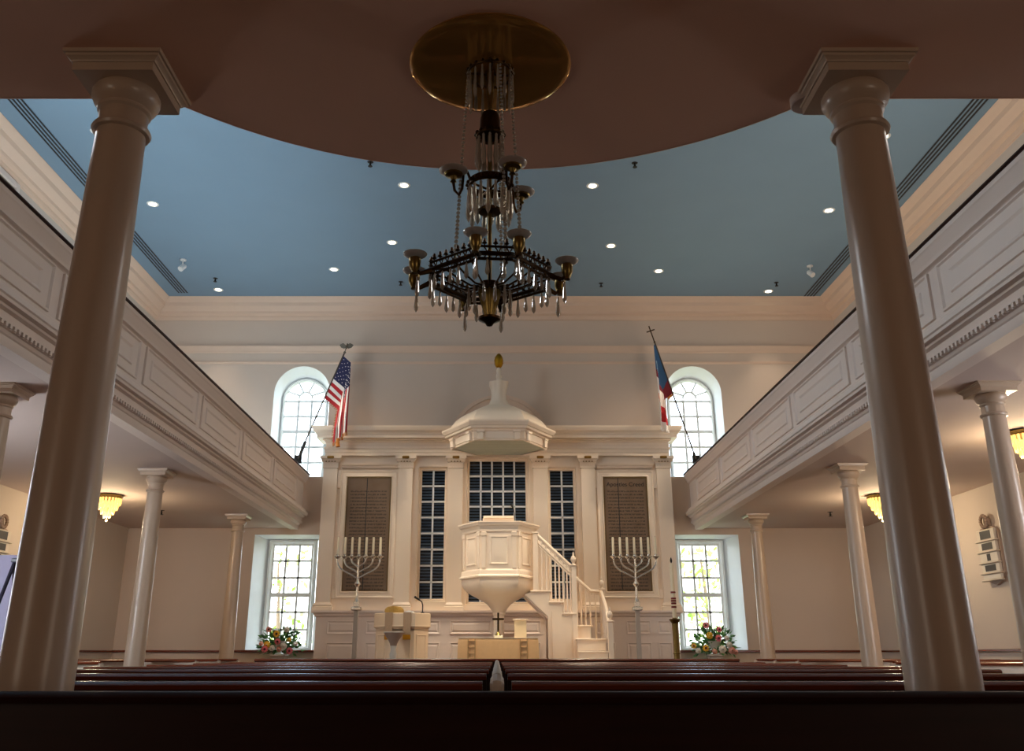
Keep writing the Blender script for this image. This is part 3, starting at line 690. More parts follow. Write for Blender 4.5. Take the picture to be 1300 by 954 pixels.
single('book_rest', MB().bbox(-.26, .31, 16.78, 17.12, 3.2915, 3.36, .008).prism([(16.74,3.36),(17.14,3.36),(17.14,3.43),(16.74,3.40)], lambda y, z: (-.25,y,z), lambda y, z: (.30,y,z)), 'cream',
       'cream slanted book rest lying on top of the pulpit', 'book rest', (.02,16.95,3.286))
mk = T('microphone', 'small black microphone standing at right on the pulpit top', 'microphone', (.30,16.98,3.43))
mk.part('gooseneck', MB().tube([(.33,17.2,3.288),(.33,17.18,3.5),(.30,17.14,3.62)], .009, 6), 'black')
mk.part('head', MB().tube([(.30,17.14,3.61),(.26,17.08,3.66)], [.016,.02], 8), 'black')
# canopy
QX, QY = .035, 17.5
t = T('sounding_board', 'cream hexagonal domed sounding board above the pulpit with gilt finial', 'pulpit canopy', (QX, QY, 4.8))
def hq(prof, cap=True, mi=0):
    mb = MB().poly(prof, 6, QX, QY, 0, cap, mi); mb.v = [(a, min(b, 18.1), c) for a, b, c in mb.v]; return mb
t.part('frieze', hq([(.90,4.80),(.93,4.80),(.93,4.83),(.95,4.84),(.95,4.98),(.97,5.0)], False), 'cream', ang=20)
t.part('soffit', hq([(.90,4.815),(.90,4.83)]), 'boarding')
t.part('cornice', hq([(.95,4.97),(.98,4.98),(.99,5.01),(1.05,5.02),(1.055,5.06),(1.08,5.07),(1.12,5.13),(1.125,5.16),(.9,5.18)], False), 'cream', ang=20)
kb = MB()
for k in (0,2,3,4,5):
    a = R(60*k+30); ap_ = .95*math.cos(PI/6)
    for s in (-.34, .34):
        if k in (0,2) and (s > 0) == (k == 0): continue
        mt = Matrix.Translation((QX,QY,0)) @ Matrix.Rotation(a+PI/2, 4, 'Z') @ Matrix.Translation((s,-ap_,0))
        t.part('bracket', MB().bbox(-.055,.055,-.05,.01,4.80,4.97,.01).bbox(-.07,.07,-.065,.01,4.94,4.985,.006).xf(mt), 'cream')
dome = [(.98,5.15),(.97,5.19),(.93,5.27),(.86,5.36),(.75,5.45),(.62,5.52),(.5,5.57),(.44,5.60),(.30,5.615)]
t.part('dome', hq(dome), 'cream', ang=40)
fb = [(.30,5.60),(.25,5.64),(.18,5.70),(.14,5.80),(.135,5.92),(.15,6.02),(.175,6.10),(.18,6.16),(.13,6.18),(.07,6.2),(.05,6.24),(.065,6.28),(.05,6.32),(.04,6.36),(.05,6.42),(.03,6.48)]
Lf = []
for r, z in fb:
    Lf.append([(QX+r*(1+(.18 if z < 6.17 else 0)*abs(math.sin(3*2*PI*i/48)))*math.cos(2*PI*i/48), QY+r*(1+(.18 if z < 6.17 else 0)*abs(math.sin(3*2*PI*i/48)))*math.sin(2*PI*i/48), z) for i in range(48)])
t.part('pedestal', MB().loft(Lf, cap1=True), 'cream', ang=60)
pn = MB(); pn.loft([[(QX+r*(1+.08*math.cos(8*2*PI*i/48+z*30))*math.cos(2*PI*i/48), QY+r*(1+.08*math.cos(8*2*PI*i/48+z*30))*math.sin(2*PI*i/48), z) for i in range(48)] for r, z in [(.03,6.47),(.06,6.50),(.085,6.56),(.09,6.63),(.075,6.70),(.045,6.75),(.015,6.78)]], cap0=True, cap1=True)
t.part('finial', pn, 'gold', label='gilded pineapple finial', ang=60)

# ------------------------------------------------------------------ stair
t = T('pulpit_stair', 'cream winding stair with balusters rising to the right side of the pulpit', 'staircase', (1.2, 17, PZ))
Y0, Y1 = 16.95, 17.75
prof = [(.91,PZ),(.91,1.64),(.50,2.02),(.62,2.06),(.93,2.06),(.93,1.87),(1.16,1.87),(1.16,1.67),(1.38,1.67),(1.38,PZ)]
t.part('stringer_panel', MB().prism(prof, lambda x, z: (x,Y0,z), lambda x, z: (x,Y0+.06,z)), 'cream', smooth=False)
t.part('inner_panel', MB().prism([(.98,PZ+.1),(1.32,PZ+.1),(1.32,1.42),(.98,1.72)], lambda x, z: (x,Y0-.03,z), lambda x, z: (x,Y0,z)), 'cream', smooth=False)
t.part('rear_stringer', MB().prism(prof, lambda x, z: (x,Y1-.06,z), lambda x, z: (x,Y1,z)), 'cream', smooth=False)
t.part('soffit_board', MB().prism([(.91,1.60),(.50,1.99),(.50,2.02),(.91,1.64)], lambda x, z: (x,Y0+.06,z), lambda x, z: (x,Y1-.06,z)), 'creamdk', smooth=False)
steps = [(.60,.96,2.06),(.93,1.19,1.87),(1.16,1.40,1.67)]
for a, b, z in steps:
    t.part('tread', MB().bbox(a-.0, b+.02, Y0-.03, Y1, z, z+.03, .008), 'cream')
    t.part('riser', MB().box(b-.03, b-.015, Y0, Y1, z-.2, z), 'cream', smooth=False)
t.part('tread', MB().bbox(1.39, 1.72, 17.0, Y1, 1.46, 1.49, .008), 'cream'); t.part('riser', MB().box(1.40, 1.70, 17.02, 17.04, 1.26, 1.46), 'cream', smooth=False)
t.part('riser', MB().box(1.685, 1.70, 17.02, Y1, 1.26, 1.46), 'cream', smooth=False)
low = [(16.62,1.26),(16.34,1.05),(16.06,.85),(15.78,.65)]
for y, z in low:
    t.part('tread', MB().bbox(1.39, 1.90, y-.03, (Y1 if z > 1.2 else y+.30), z-.03, z, .008), 'cream')
    t.part('riser', MB().box(1.40, 1.89, y, y+.018, z-.2, z-.03), 'cream', smooth=False)
sp_ = [(15.80,PZ),(15.80,.62),(16.08,.62),(16.08,.82),(16.36,.82),(16.36,1.02),(16.64,1.02),(16.64,1.23),(16.95,1.23),(16.95,PZ)]
for x in (1.41, 1.88): t.part('side_stringer', MB().prism(sp_, lambda y, z: (x-.01,y,z), lambda y, z: (x+.01,y,z)), 'cream', smooth=False)
def rail(pts, name='hand_rail', r=.032):
    mb = MB().tube(pts, r, 8); mb.tube([(p[0],p[1],p[2]-.05) for p in pts], .014, 6); t.part(name, mb, 'cream')
fr_ = Y0+.03
rail([(.66,fr_,3.10),(.74,fr_,3.08),(1.30,fr_,2.56),(1.38,fr_,2.5)])
rail([(.66,fr_,2.98),(.74,fr_,2.95),(1.30,fr_,2.43),(1.38,fr_,2.38)], 'lower_rail', .02)
rail([(1.40,Y1-.03,2.45),(1.46,Y1-.03,2.40),(1.76,Y1-.03,2.13),(1.96,Y1-.03,2.12)])
rail([(1.96,Y1-.05,2.12),(1.945,17.3,2.0),(1.94,16.9,1.85),(1.935,16.40,1.52)])
rail([(.66,Y1-.03,3.10),(.74,Y1-.03,3.08),(1.38,Y1-.03,2.5)])
def bal(x, y, z0, z1): t.part('baluster', MB().lathe([(.018,z0),(.018,z0+.06),(.013,z0+.08),(.02,z0+.13),(.018,z0+.2),(.012,z1-.1),(.017,z1-.06),(.017,z1)], x, y, 8), 'cream')
for x in (.74,.82,.90,.98,1.06,1.13,1.20,1.27,1.33):
    zt = 3.05-(x-.74)*.93; zb = 2.09 if x < .95 else (1.90 if x < 1.18 else 1.70); bal(x, fr_, zb, zt)
for x in (1.50,1.58,1.66,1.75,1.85):
    zt = 2.36-(min(x,1.76)-1.46)*.9; bal(x, Y1-.03, 1.49 if x < 1.7 else 1.26, zt)
for y in (17.5,17.3,17.1,16.9,16.7,16.52):
    zt = 1.5+(y-16.4)*.53; bal(1.94 if y < 17.4 else 1.95, y, (1.26 if y > 16.6 else 1.05), zt)
def newel(x, y, z0, z1, fin=True):
    o = t.part('newel_post', MB().bbox(x-.045, x+.045, y-.045, y+.045, z0, z1, .006).bbox(x-.06, x+.06, y-.06, y+.06, z1, z1+.03, .008), 'cream')
    if fin: t.part('finial', MB().lathe([(.03,z1+.03),(.022,z1+.06),(.045,z1+.09),(.05,z1+.13),(.035,z1+.17),(.015,z1+.19),(.02,z1+.21),(.004,z1+.26)], x, y, 14), 'cream', parent=o)
newel(1.395, Y0+.03, PZ, 2.52); newel(1.98, Y1-.03, PZ, 2.14); newel(1.95, 16.36, PZ, 1.52); newel(.70, Y0+.03, 2.06, 3.10, False)

# ------------------------------------------------------------------ chancel furniture
def menorah(x, y, which):
    t = T('branched_candlestick', 'pale seven-branched candlestick on a tall post in front of the %s inscription board' % which, 'candelabrum', (x,y,PZ), 'branched candlesticks')
    t.part('post', MB().box(x-.036, x+.036, y-.036, y+.036, PZ+.05, 1.72).bbox(x-.16, x+.16, y-.16, y+.16, PZ, PZ+.05, .01), mat('post_grey_paint', (190,176,160), .5), label='square grey post')
    t.part('socle', MB().bbox(x-.085, x+.085, y-.085, y+.085, 1.72, 1.78, .012).bbox(x-.05, x+.05, y-.05, y+.05, 1.78, 1.87, .008), 'silver')
    t.part('stem', MB().lathe([(.045,1.87),(.036,1.9),(.026,1.94),(.022,2.02),(.02,2.12),(.045,2.15),(.055,2.17),(.045,2.19),(.024,2.22),(.018,2.3),(.016,2.62)], x, y, 14), 'silver')
    for r, zj in ((.126,2.455),(.252,2.36),(.378,2.265)):
        rise = 2.62-zj
        for sd in (-1, 1):
            pts = [(x+sd*r*f, y, zj+rise*q) for f, q in ((0,0),(.12,.05),(.3,.17),(.5,.27),(.7,.38),(.85,.50),(.95,.66),(1,.84),(1,1))]
            t.part('branch', MB().tube(pts, .014, 8), 'silver')
    for k in range(-3, 4):
        cx = x+k*.126
        t.part('candle_cup', MB().lathe([(.012,2.60),(.03,2.61),(.036,2.622),(.06,2.638),(.062,2.648),(.03,2.652),(.026,2.68),(.02,2.685)], cx, y, 14), 'silver')
        lab = ('ivory taper candle, leftmost on the %s branched candlestick','ivory taper candle, second from left on the %s branched candlestick','ivory taper candle, third from left on the %s branched candlestick','ivory taper candle in the middle of the %s branched candlestick','ivory taper candle, third from right on the %s branched candlestick','ivory taper candle, second from right on the %s branched candlestick','ivory taper candle, rightmost on the %s branched candlestick')[k+3] % which
        c = T('taper_candle', lab, 'candle', (cx,y,2.686), 'tapers on the branched candlesticks')
        c.part('wax', MB().lathe([(.022,2.686),(.020,2.97),(.017,2.98),(.004,2.985)], cx, y, 10), 'candle')
        c.part('wick', MB().tube([(cx,y,2.985),(cx,y,3.005)], .003, 5), 'black')
menorah(-2.46, 16.5, 'left'); menorah(2.45, 16.5, 'right')

# lectern
lx, ly = -1.63, 16.3
t = T('lectern', 'cream panelled lectern left of the pulpit with canted sides', 'lectern', (lx,ly,PZ))
def lec(d, z): return [(lx-.36-d,ly+.3,z),(lx-.42-d,ly+.02,z),(lx-.22-d*.4,ly-.2-d,z),(lx+.22+d*.4,ly-.2-d,z),(lx+.42+d,ly+.02,z),(lx+.36+d,ly+.3,z)]
t.part('base', MB().loft([lec(d,z) for d,z in [(.06,PZ),(.06,.58),(.05,.62),(.03,.64)]], cap0=True, cap1=True), 'lectern')
t.part('body', MB().loft([lec(.03,.63),lec(.03,1.40)], cap1=True), 'lectern', smooth=False)
t.part('head', MB().loft([lec(d,z) for d,z in [(0,1.36),(.03,1.38),(.03,1.41),(.06,1.43),(.07,1.45),(.065,1.46),(.065,1.655),(.05,1.665)]], cap1=True), 'lectern', ang=20)
def facep(p, q, z0, z1):
    p, q = Vector(p), Vector(q); d = (q-p); L_ = d.length; d.normalize(); n = Vector((d.y,-d.x,0))
    mt = Matrix(((d.x,-n.x,0,p.x),(d.y,-n.y,0,p.y),(0,0,1,0),(0,0,0,1)))
    return MB().frame(.05, L_-.05, z0, z1, 0, [(0,0),(0,.008),(.015,.012),(.03,.003),(.04,.003)], cap=True).xf(mt)
lb = lec(.03, 0)
for i in (1,2,3): t.part('panel', facep(lb[i], lb[i+1], .72, 1.32), 'lectern', ang=20)
# stole over the lectern: two woven bands with gold fringe
t = T('stole', 'woven grey stole with gold fringe hanging over the lectern front', 'stole', (lx-.1,ly-.28,1.66))
for x0, x1, zb in ((-1.895,-1.765,1.22),(-1.585,-1.455,1.22)):
    st = MB(); yy = ly-.2-.065-.018
    st.loft([[(x0,ly-.1,1.678),(x1,ly-.1,1.678)],[(x0,yy,1.672),(x1,yy,1.672)],[(x0,yy-.006,1.5),(x1,yy-.006,1.5)],[(x0+.004,yy-.012,1.36),(x1-.004,yy-.012,1.36)],[(x0,yy-.008,zb+.09),(x1,yy-.008,zb+.09)]], closed=False)
    o = t.part('band', st, 'greycloth')
    fg = MB()
    for k in range(12):
        xx = x0+(x1-x0)*(k+.5)/12; fg.tube([(xx,yy-.008,zb+.09),(xx+.002,yy-.012,zb+.01)], .0055, 5)
    t.part('fringe', fg, 'gold', parent=o)
t = T('book_cushion', 'gold brocade book cushion lying on the left of the lectern top', 'cushion', (-1.77,16.35,1.666))
t.part('cushion', MB().loft([[( -1.78+.17*sx*math.cos(2*PI*i/24), 16.36+.14*math.sin(2*PI*i/24), z) for i in range(24)] for sx, z in [(.9,1.667),(1,1.70),(.95,1.74),(.7,1.775),(.2,1.785)]], cap0=True, cap1=True), mat('gold_brocade', (170,136,66), .6, .2, var=.3, scale=40))
single('folded_paper', MB().prism([(-1.58,1.668),(-1.44,1.668),(-1.45,1.70),(-1.52,1.712),(-1.57,1.69)], lambda x, z: (x,16.2,z), lambda x, z: (x,16.4,z)), 'white', 'small white folded paper on the lectern top', 'paper', (-1.51,16.3,1.667))
t = T('microphone', 'black gooseneck microphone standing on the right of the lectern', 'microphone', (-1.285,16.3,1.665))
t.part('stand', MB().lathe([(.035,1.666),(.035,1.68),(.012,1.69)], -1.285, 16.3, 12), 'black')
t.part('gooseneck', MB().tube([(-1.285,16.3,1.68),(-1.285,16.3,1.80),(-1.30,16.28,1.855),(-1.34,16.25,1.885)], .010, 8), 'black')
t.part('head', MB().tube([(-1.335,16.253,1.882),(-1.42,16.2,1.935)], [.014,.019], 10), 'black')
# font
fx, fy = -1.71, 15.78
t = T('baptismal_font', 'grey stone baptismal font bowl on a pedestal in front of the lectern', 'font', (fx,fy,PZ))
t.part('bowl', MB().lathe([(.05,1.12),(.06,1.16),(.09,1.22),(.135,1.28),(.16,1.33),(.165,1.345),(.15,1.35),(.12,1.32),(.0,1.28)], fx, fy, 28), 'stonegrey')
t.part('rim', MB().lathe([(.16,1.335),(.172,1.338),(.172,1.352),(.15,1.354)], fx, fy, 28, cap=False), 'stone')
t.part('pedestal', MB().lathe([(.16,PZ),(.16,.5),(.1,.56),(.06,.66),(.05,.9),(.06,1.0),(.045,1.06),(.055,1.13)], fx, fy, 20), 'stone')

# communion table, its cloth and what stands on it
t = T('communion_table', 'communion table hidden beneath the ivory cloth below the pulpit', 'table', (.02,16.3,PZ))
t.part('tabletop', MB().box(-.60, .64, 16.0, 16.62, 1.19, 1.235), 'mahog')
for x in (-.55,.59):
    for y in (16.05,16.57): t.part('leg', MB().box(x-.035, x+.035, y-.035, y+.035, PZ, 1.19), 'mahog')
t = T('tablecloth', 'ivory fringed cloth with two embroidered bands draped over the communion table', 'tablecloth', (.02,16.3,1.24))
x0, x1, y0, y1 = -.645, .685, 15.96, 16.66
def cl(dz, e, wv):
    pts = []
    n = 20
    for i in range(n): pts.append((x0-e+(x1-x0+2*e)*i/n, y0-e-wv*math.sin(i*1.9), dz))
    for i in range(10): pts.append((x1+e+wv*math.sin(i*1.7), y0-e+(y1-y0+2*e)*i/10, dz))
    for i in range(n): pts.append((x1+e-(x1-x0+2*e)*i/n, y1+e, dz))
    for i in range(10): pts.append((x0-e-wv*math.sin(i*1.7), y1+e-(y1-y0+2*e)*i/10, dz))
    return pts
t.part('cloth', MB().loft([cl(1.2495,-.04,0),cl(1.249,-.01,0),cl(1.242,.0,0),cl(1.2,.008,.001),cl(.95,.014,.006),cl(.72,.02,.012)], cap0=True), 'cloth', ang=50)
t.part('top_runner', MB().box(x0-.005, x1+.005, y0-.008, y1, 1.2505, 1.258), 'clothwhite')
for a, b in ((-.49,-.36),(.38,.51)):
    mb = MB().box(a, a+.014, y0-.03, y0-.0, .74, 1.235).box(b-.014, b, y0-.03, y0-.0, .74, 1.235)
    for k in range(5): mb.box(a+.014, b-.014, y0-.028, y0, .8+k*.1, .812+k*.1)
    t.part('embroidered_band', mb, 'clothband', smooth=False)
fg = MB()
for k in range(60):
    xx = x0+(x1-x0)*(k+.5)/60; fg.tube([(xx,y0-.02,.73),(xx,y0-.02,.67)], .006, 4)
t.part('fringe', fg, 'clothband')
single('white_block', MB().bbox(-.045, .10, 16.28, 16.42, 1.2585, 1.30, .006), 'clothwhite', 'small white block under the cross on the communion table', 'block', (.03,16.35,1.2585))
t = T('table_cross', 'dark bronze standing cross on the communion table under the pulpit', 'cross', (.02,16.35,1.3005))
t.part('foot', MB().lathe([(.05,1.301),(.05,1.315),(.03,1.335),(.016,1.36),(.012,1.38)], .02, 16.35, 16), 'brass')
t.part('upright', MB().bbox(.004, .036, 16.338, 16.362, 1.375, 1.68, .005), 'brassdk'); t.part('crossbar', MB().bbox(-.08, .12, 16.336, 16.364, 1.555, 1.59, .005), 'brassdk')
t = T('table_lectern', 'small cream panel stand at right on the communion table', 'book stand', (.405,16.5,1.2585))
t.part('panel', MB().bbox(.30, .51, 16.48, 16.52, 1.259, 1.56, .005), mat('stand_cream', (226,206,170), .4)); t.part('ledge', MB().bbox(.275, .535, 16.44, 16.54, 1.56, 1.58, .006), 'cream')
t.part('foot', MB().box(.32,.49,16.4,16.6,1.2586,1.27), 'cream')
# paschal candle
px, py = 3.0, 16.0
t = T('candle_stand', 'fluted brass floor candle stand at the right end of the altar screen', 'candle stand', (px,py,PZ))
t.part('base', MB().lathe([(.16,PZ),(.16,.49),(.12,.53),(.06,.58),(.05,.62)], px, py, 24), 'brass')
sh = MB(); sh.loft([[(px+r*(1+.06*math.cos(10*2*PI*i/80))*math.cos(2*PI*i/80), py+r*(1+.06*math.cos(10*2*PI*i/80))*math.sin(2*PI*i/80), z) for i in range(80)] for r, z in [(.05,.61),(.045,1.0),(.045,1.45),(.05,1.50)]])
t.part('shaft', sh, 'brass', ang=60)
t.part('collar', MB().lathe([(.055,1.0),(.06,1.01),(.05,1.03)], px, py, 20, cap=False).lathe([(.05,1.49),(.06,1.5),(.09,1.545),(.092,1.56),(.04,1.565),(.038,1.58)], px, py, 24), 'brass')
t = T('tall_candle', 'tall white candle with dark red marks standing in the brass floor stand', 'candle', (px,py,1.58))
t.part('wax', MB().lathe([(.036,1.5805),(.034,2.46),(.026,2.475),(.004,2.48)], px, py, 16), 'candle')
rm_ = MB()
for z in (1.74, 1.80, 1.84, 1.88, 1.98): rm_.lathe([(.040,z),(.044,z+.01),(.044,z+.022),(.040,z+.03)], px, py, 14, cap=False)
t.part('red_band', rm_, 'candlered', label='dark red wax studs')
t.part('wick', MB().lathe([(.003,2.48),(.016,2.50),(.02,2.53),(.012,2.56),(.003,2.58)], px, py, 8), 'dark')

# ------------------------------------------------------------------ flowers
def flowers(x, y, z, seed, label, spots):
    r_ = random.Random(seed)
    t = T('flower_arrangement', label, 'flowers', (x,y,z), 'flower arrangements before the windows')
    t.part('urn', MB().lathe([(.09,z),(.09,z+.015),(.04,z+.035),(.03,z+.08),(.05,z+.11),(.11,z+.17),(.135,z+.24),(.145,z+.25),(.125,z+.245),(.05,z+.2)], x, y, 24), 'urn')
    lf = MB()
    for k in range(420):
        a = r_.uniform(0, 2*PI); u = r_.random()**.6; el = r_.uniform(-.6, 1.3)
        d = Vector((math.cos(a)*math.cos(el)*1.35, math.sin(a)*math.cos(el)*.45, math.sin(el)*.95)); c = Vector((x,y,z+.18))+d*.32*u
        ln = r_.uniform(.06,.13); d = (d+Vector((r_.gauss(0,.3),r_.gauss(0,.3),r_.gauss(0,.3)))).normalized(); sd = d.orthogonal().normalized(); sd.rotate(Matrix.Rotation(r_.uniform(0,6), 3, d)); w = ln*.24
        n_ = d.cross(sd)*ln*.12
        lf.add([c, c+d*ln*.45+sd*w+n_, c+d*ln, c+d*ln*.45-sd*w+n_], [(0,1,2),(0,2,3)], 0 if r_.random() < .6 else 1)
    t.part('foliage', lf, ['leaf','leafdk'], smooth=False)
    for (dx, dz, s, colr, kind) in spots:
        c = Vector((x+dx, y-.13-.05*r_.random(), z+dz)); mb = MB()
        st = MB().tube([(x,y,z+.2), tuple(c+Vector((0,.02,0)))], .004, 5)
        if kind == 'gerbera':
            for ring_, rr, dy in ((14,1.0,0),(12,.72,-.008)):
                for i in range(ring_):
                    a = 2*PI*i/ring_; e = Vector((math.cos(a),0,math.sin(a))); tn = Vector((-math.sin(a),0,math.cos(a)))
                    mb.add([c+e*s*.2+Vector((0,dy,0)), c+e*s*.65*rr+tn*s*.17+Vector((0,dy-.006,0)), c+e*s*rr+Vector((0,dy+.006,0)), c+e*s*.65*rr-tn*s*.17+Vector((0,dy-.006,0))], [(0,1,2,3)])
            mb.ball(tuple(c+Vector((0,-.01,0))), s*.3, 10, 5, (1,.4,1), 1)
        else:
            for lay in range(4):
                n_ = 5+lay
                for i in range(n_):
                    a = 2*PI*i/n_+lay*.6; rr = s*(.3+.22*lay); e = Vector((math.cos(a),0,math.sin(a))); tn = Vector((-math.sin(a),0,math.cos(a))); dy = -.03+.012*lay
                    mb.add([c+e*rr*.3+Vector((0,dy-.01,0)), c+e*rr*.8+tn*rr*.55+Vector((0,dy,0)), c+e*rr*1.05+Vector((0,dy+.012,0)), c+e*rr*.8-tn*rr*.55+Vector((0,dy,0))], [(0,1,2,3)])
        o = t.part(kind, mb, [colr, 'maroon' if kind == 'gerbera' else colr], smooth=False)
        t.part('stalk', st, 'leaf', parent=o)
fl = [(-.25,.10,.075,'pink','gerbera'),(.22,.07,.075,'pink','gerbera'),(-.02,.24,.07,'pink','gerbera'),(-.05,.38,.075,'yellow','gerbera'),(-.22,.18,.07,'yellow','rose'),(.1,.16,.07,'petalwhite','rose'),(-.12,.12,.06,'petalwhite','rose'),(-.2,.46,.065,'salmon','gerbera'),(.14,.46,.055,'petalwhite','rose'),(.02,.1,.055,'salmon','rose'),(.33,.2,.045,'petalwhite','rose'),(.2,.27,.045,'yellow','rose'),(-.33,.2,.045,'salmon','rose')]
single('flower_plinth', MB().bbox(-4.2-.12, -4.2+.12, 18.38, 18.62, .001, .96, .01).bbox(-4.2-.15, -4.2+.15, 18.35, 18.65, .96, .99, .008), 'sidewall', 'pale plinth carrying the flower urn before the left window', 'plinth', (-4.2,18.5,0))
flowers(-4.2, 18.5, .991, 4, 'flower arrangement in a white urn before the left window', fl)
fr2 = [(-.17,.54,.075,'pink','gerbera'),(.09,.46,.06,'pink','gerbera'),(.06,.30,.075,'pink','gerbera'),(-.1,.35,.07,'yellow','rose'),(-.2,.12,.075,'yellow','gerbera'),(-.42,.16,.06,'yellow','gerbera'),(.12,.1,.075,'petalwhite','rose'),(.3,.08,.07,'salmon','rose'),(.26,.18,.06,'petalwhite','rose'),(-.34,.07,.055,'petalwhite','rose'),(.38,.05,.05,'salmon','rose'),(-.03,.06,.055,'salmon','rose'),(.22,.3,.05,'petalwhite','rose')]
single('flower_plinth', MB().bbox(4.2-.12, 4.2+.12, 18.38, 18.62, .001, .96, .01).bbox(4.2-.15, 4.2+.15, 18.35, 18.65, .96, .99, .008), 'sidewall', 'pale plinth carrying the flower urn before the right window', 'plinth', (4.2,18.5,0))
flowers(4.2, 18.5, .991, 8, 'flower arrangement in a white urn before the right window', fr2)

# ------------------------------------------------------------------ flags
def flag_grid(hoist_top, hoist_bot, xv, fn, folds, amp, fly=(1.5,1.5), lean=1.0, nh=52, nf=60):
    # each row of cloth leaves the pole at a slant, then turns and hangs straight down along x = xv
    mb = MB(); A, B = Vector(hoist_top), Vector(hoist_bot); vs = []
    sx = 1 if xv[0] > B.x else -1
    for i in range(nf+1):
        f = i/nf
        for j in range(nh+1):
            h = j/nh; p = A.lerp(B, h); x1 = xv[0]+(xv[1]-xv[0])*h; W = fly[0]+(fly[1]-fly[0])*h
            dx = max(0.0, (x1-p.x)*sx); d1 = dx*math.sqrt(1+lean*lean); s_ = f*W
            if s_ < d1: q = Vector((p.x+sx*s_/math.sqrt(1+lean*lean), 0, p.z-s_*lean/math.sqrt(1+lean*lean)))
            else: q = Vector((p.x+sx*dx, 0, p.z-dx*lean-(s_-d1)))
            k = min(1, f*2.5)
            q.y = p.y+(17.86-p.y)*min(1, f*1.3)
            q = q+Vector((math.sin(h*folds*2*PI+f*1.5)*amp*.45*k, math.cos(h*folds*2*PI+.6+f)*amp*k-.03*h*k, 0))
            vs.append(q)
    fs = []; mi = []
    for i in range(nf):
        for j in range(nh):
            a = i*(nh+1)+j; fs.append((a,a+1,a+nh+2,a+nh+1)); mi.append(fn((j+.5)/nh, (i+.5)/nf))
    o = len(mb.v); mb.v += [tuple(v) for v in vs]; mb.f += fs; mb.mi += mi
    return mb, (lambda h, f: Vector(vs[int(round(f*nf))*(nh+1)+int(round(h*nh))]))
# US flag
t = T('flag', 'striped flag with white stars on a slanted pole by the left arched window', 'flag', (-4.18,18.78,4.86))
base, top = Vector((-4.17,18.72,4.87)), Vector((-3.19,18.0,6.97))
t.part('pole', MB().tube([base, top], .016, 8), mat('pole_dark_wood', (70,60,48), .4))
t.part('bracket', MB().tube([base+Vector((0,.06,-.02)), base.lerp(top,.16)], .035, 10).box(-4.25,-4.1,18.76,18.8,4.78,4.95), 'dark')
eg = MB(); c = top+Vector((.03,0,.12)); eg.tube([top, c], .01, 6).ball(tuple(c), .03, 8, 5, (1,1,1.5))
for s in (-1,1): eg.add([c+Vector((0,0,.03)), c+Vector((s*.07,0,.09)), c+Vector((s*.15,.01,.05)), c+Vector((s*.11,.01,-.01)), c+Vector((s*.04,0,-.04))], [(0,1,2,3,4)])
eg.ball(tuple(c+Vector((.02,-.02,.06))), .018, 8, 5).lathe([(.02,top.z-.02),(.03,top.z),(.02,top.z+.02)], top.x, top.y, 8)
t.part('eagle_finial', eg, mat('eagle_pewter', (120,112,100), .35, .8), label='pewter eagle finial')
def us(h, f):
    if h < 7/13 and f < .42: return 2
    return 0 if int(h*13) % 2 == 0 else 1
up = base.lerp(top, .97); dn_ = base.lerp(top, .57)
fg_, at = flag_grid(up, dn_, (-3.05,-3.27), us, 2.4, .05, (1.75,1.22), .95)
fo = t.part('cloth', fg_, ['red','flagwhite','navy'], ang=180)
stm = MB()
for i in range(9):
    for j in range(6 if i % 2 == 0 else 5):
        h = (i+1)/10*7/13; f = ((j+.5)/6 if i % 2 == 0 else (j+1)/6)*.42
        p = at(h, f)+Vector((-.002,-.012,0)); s = .013
        stm.add([p+Vector((s*q*math.sin(k*PI/5),0,s*q*math.cos(k*PI/5))) for k in range(10) for q in [1 if k % 2 == 0 else .42]], [tuple(range(10))])
t.part('stars', stm, 'flagwhite', parent=fo, smooth=False)
fr_m = MB()
for k in range(26):
    p = at(k/25, 1.0); fr_m.tube([p, p+Vector((rnd.gauss(0,.006)+.01,-.004,-.07))], .008, 5)
for k in range(40):
    p = at(1.0, .02+k/41); fr_m.tube([p, p+Vector((-.03,-.004,-.02))], .005, 5)
t.part('fringe', fr_m, 'fringe', parent=fo)
t.part('tassel', MB().tube([at(.6,1), at(.6,1)+Vector((.02,-.01,-.17))], [.03,.045], 8), 'fringe')
# church flag
t = T('flag', 'blue, red and white flag on a cross-topped pole by the right arched window', 'flag', (4.2,18.78,4.86))
base, top = Vector((4.16,18.72,4.87)), Vector((3.31,18.0,7.2))
t.part('pole', MB().tube([base, top], .016, 8), mat('pole_dark_wood', (70,60,48), .4))
t.part('bracket', MB().tube([base+Vector((0,.06,-.02)), base.lerp(top,.05)], .03, 10).box(4.1,4.26,18.76,18.8,4.78,4.95), 'dark')
cf = MB(); d = (top-base).normalized(); c = top+d*.25; cf.tube([top, top+d*.36], .014, 6).tube([c+Vector((-.085,0,-.03)), c+Vector((.085,0,.03))], .014, 6).ball(tuple(top), .022)
t.part('cross_finial', cf, 'brassdk', label='dark cross finial')
def chf(h, f):
    if f < .30: return 0 if h < .72+.5*f else 1
    if f < .40: return 1
    if f < .60: return 2
    if f < .66: return 4 if h < .3 else 2
    if f < .90: return 3 if h > .35 else 2
    return 2
up = base.lerp(top, .985); dn_ = base.lerp(top, .56)
fg_, at = flag_grid(up, dn_, (3.29,3.46), chf, 1.8, .05, (1.85,1.0), .95)
fo = t.part('cloth', fg_, ['flagblue','darkred','flagwhite','red','salmon'], ang=180)
em = MB()
for (h0, f0, h1, f1) in ((.25,.10,.25,.26),(.12,.16,.42,.16),(.15,.25,.42,.22),(.38,.12,.42,.25)):
    em.tube([at(h0,f0)+Vector((0,-.012,0)), at((h0+h1)/2,(f0+f1)/2)+Vector((0,-.012,0)), at(h1,f1)+Vector((0,-.012,0))], .008, 5)
t.part('emblem', em, 'emblem', parent=fo)
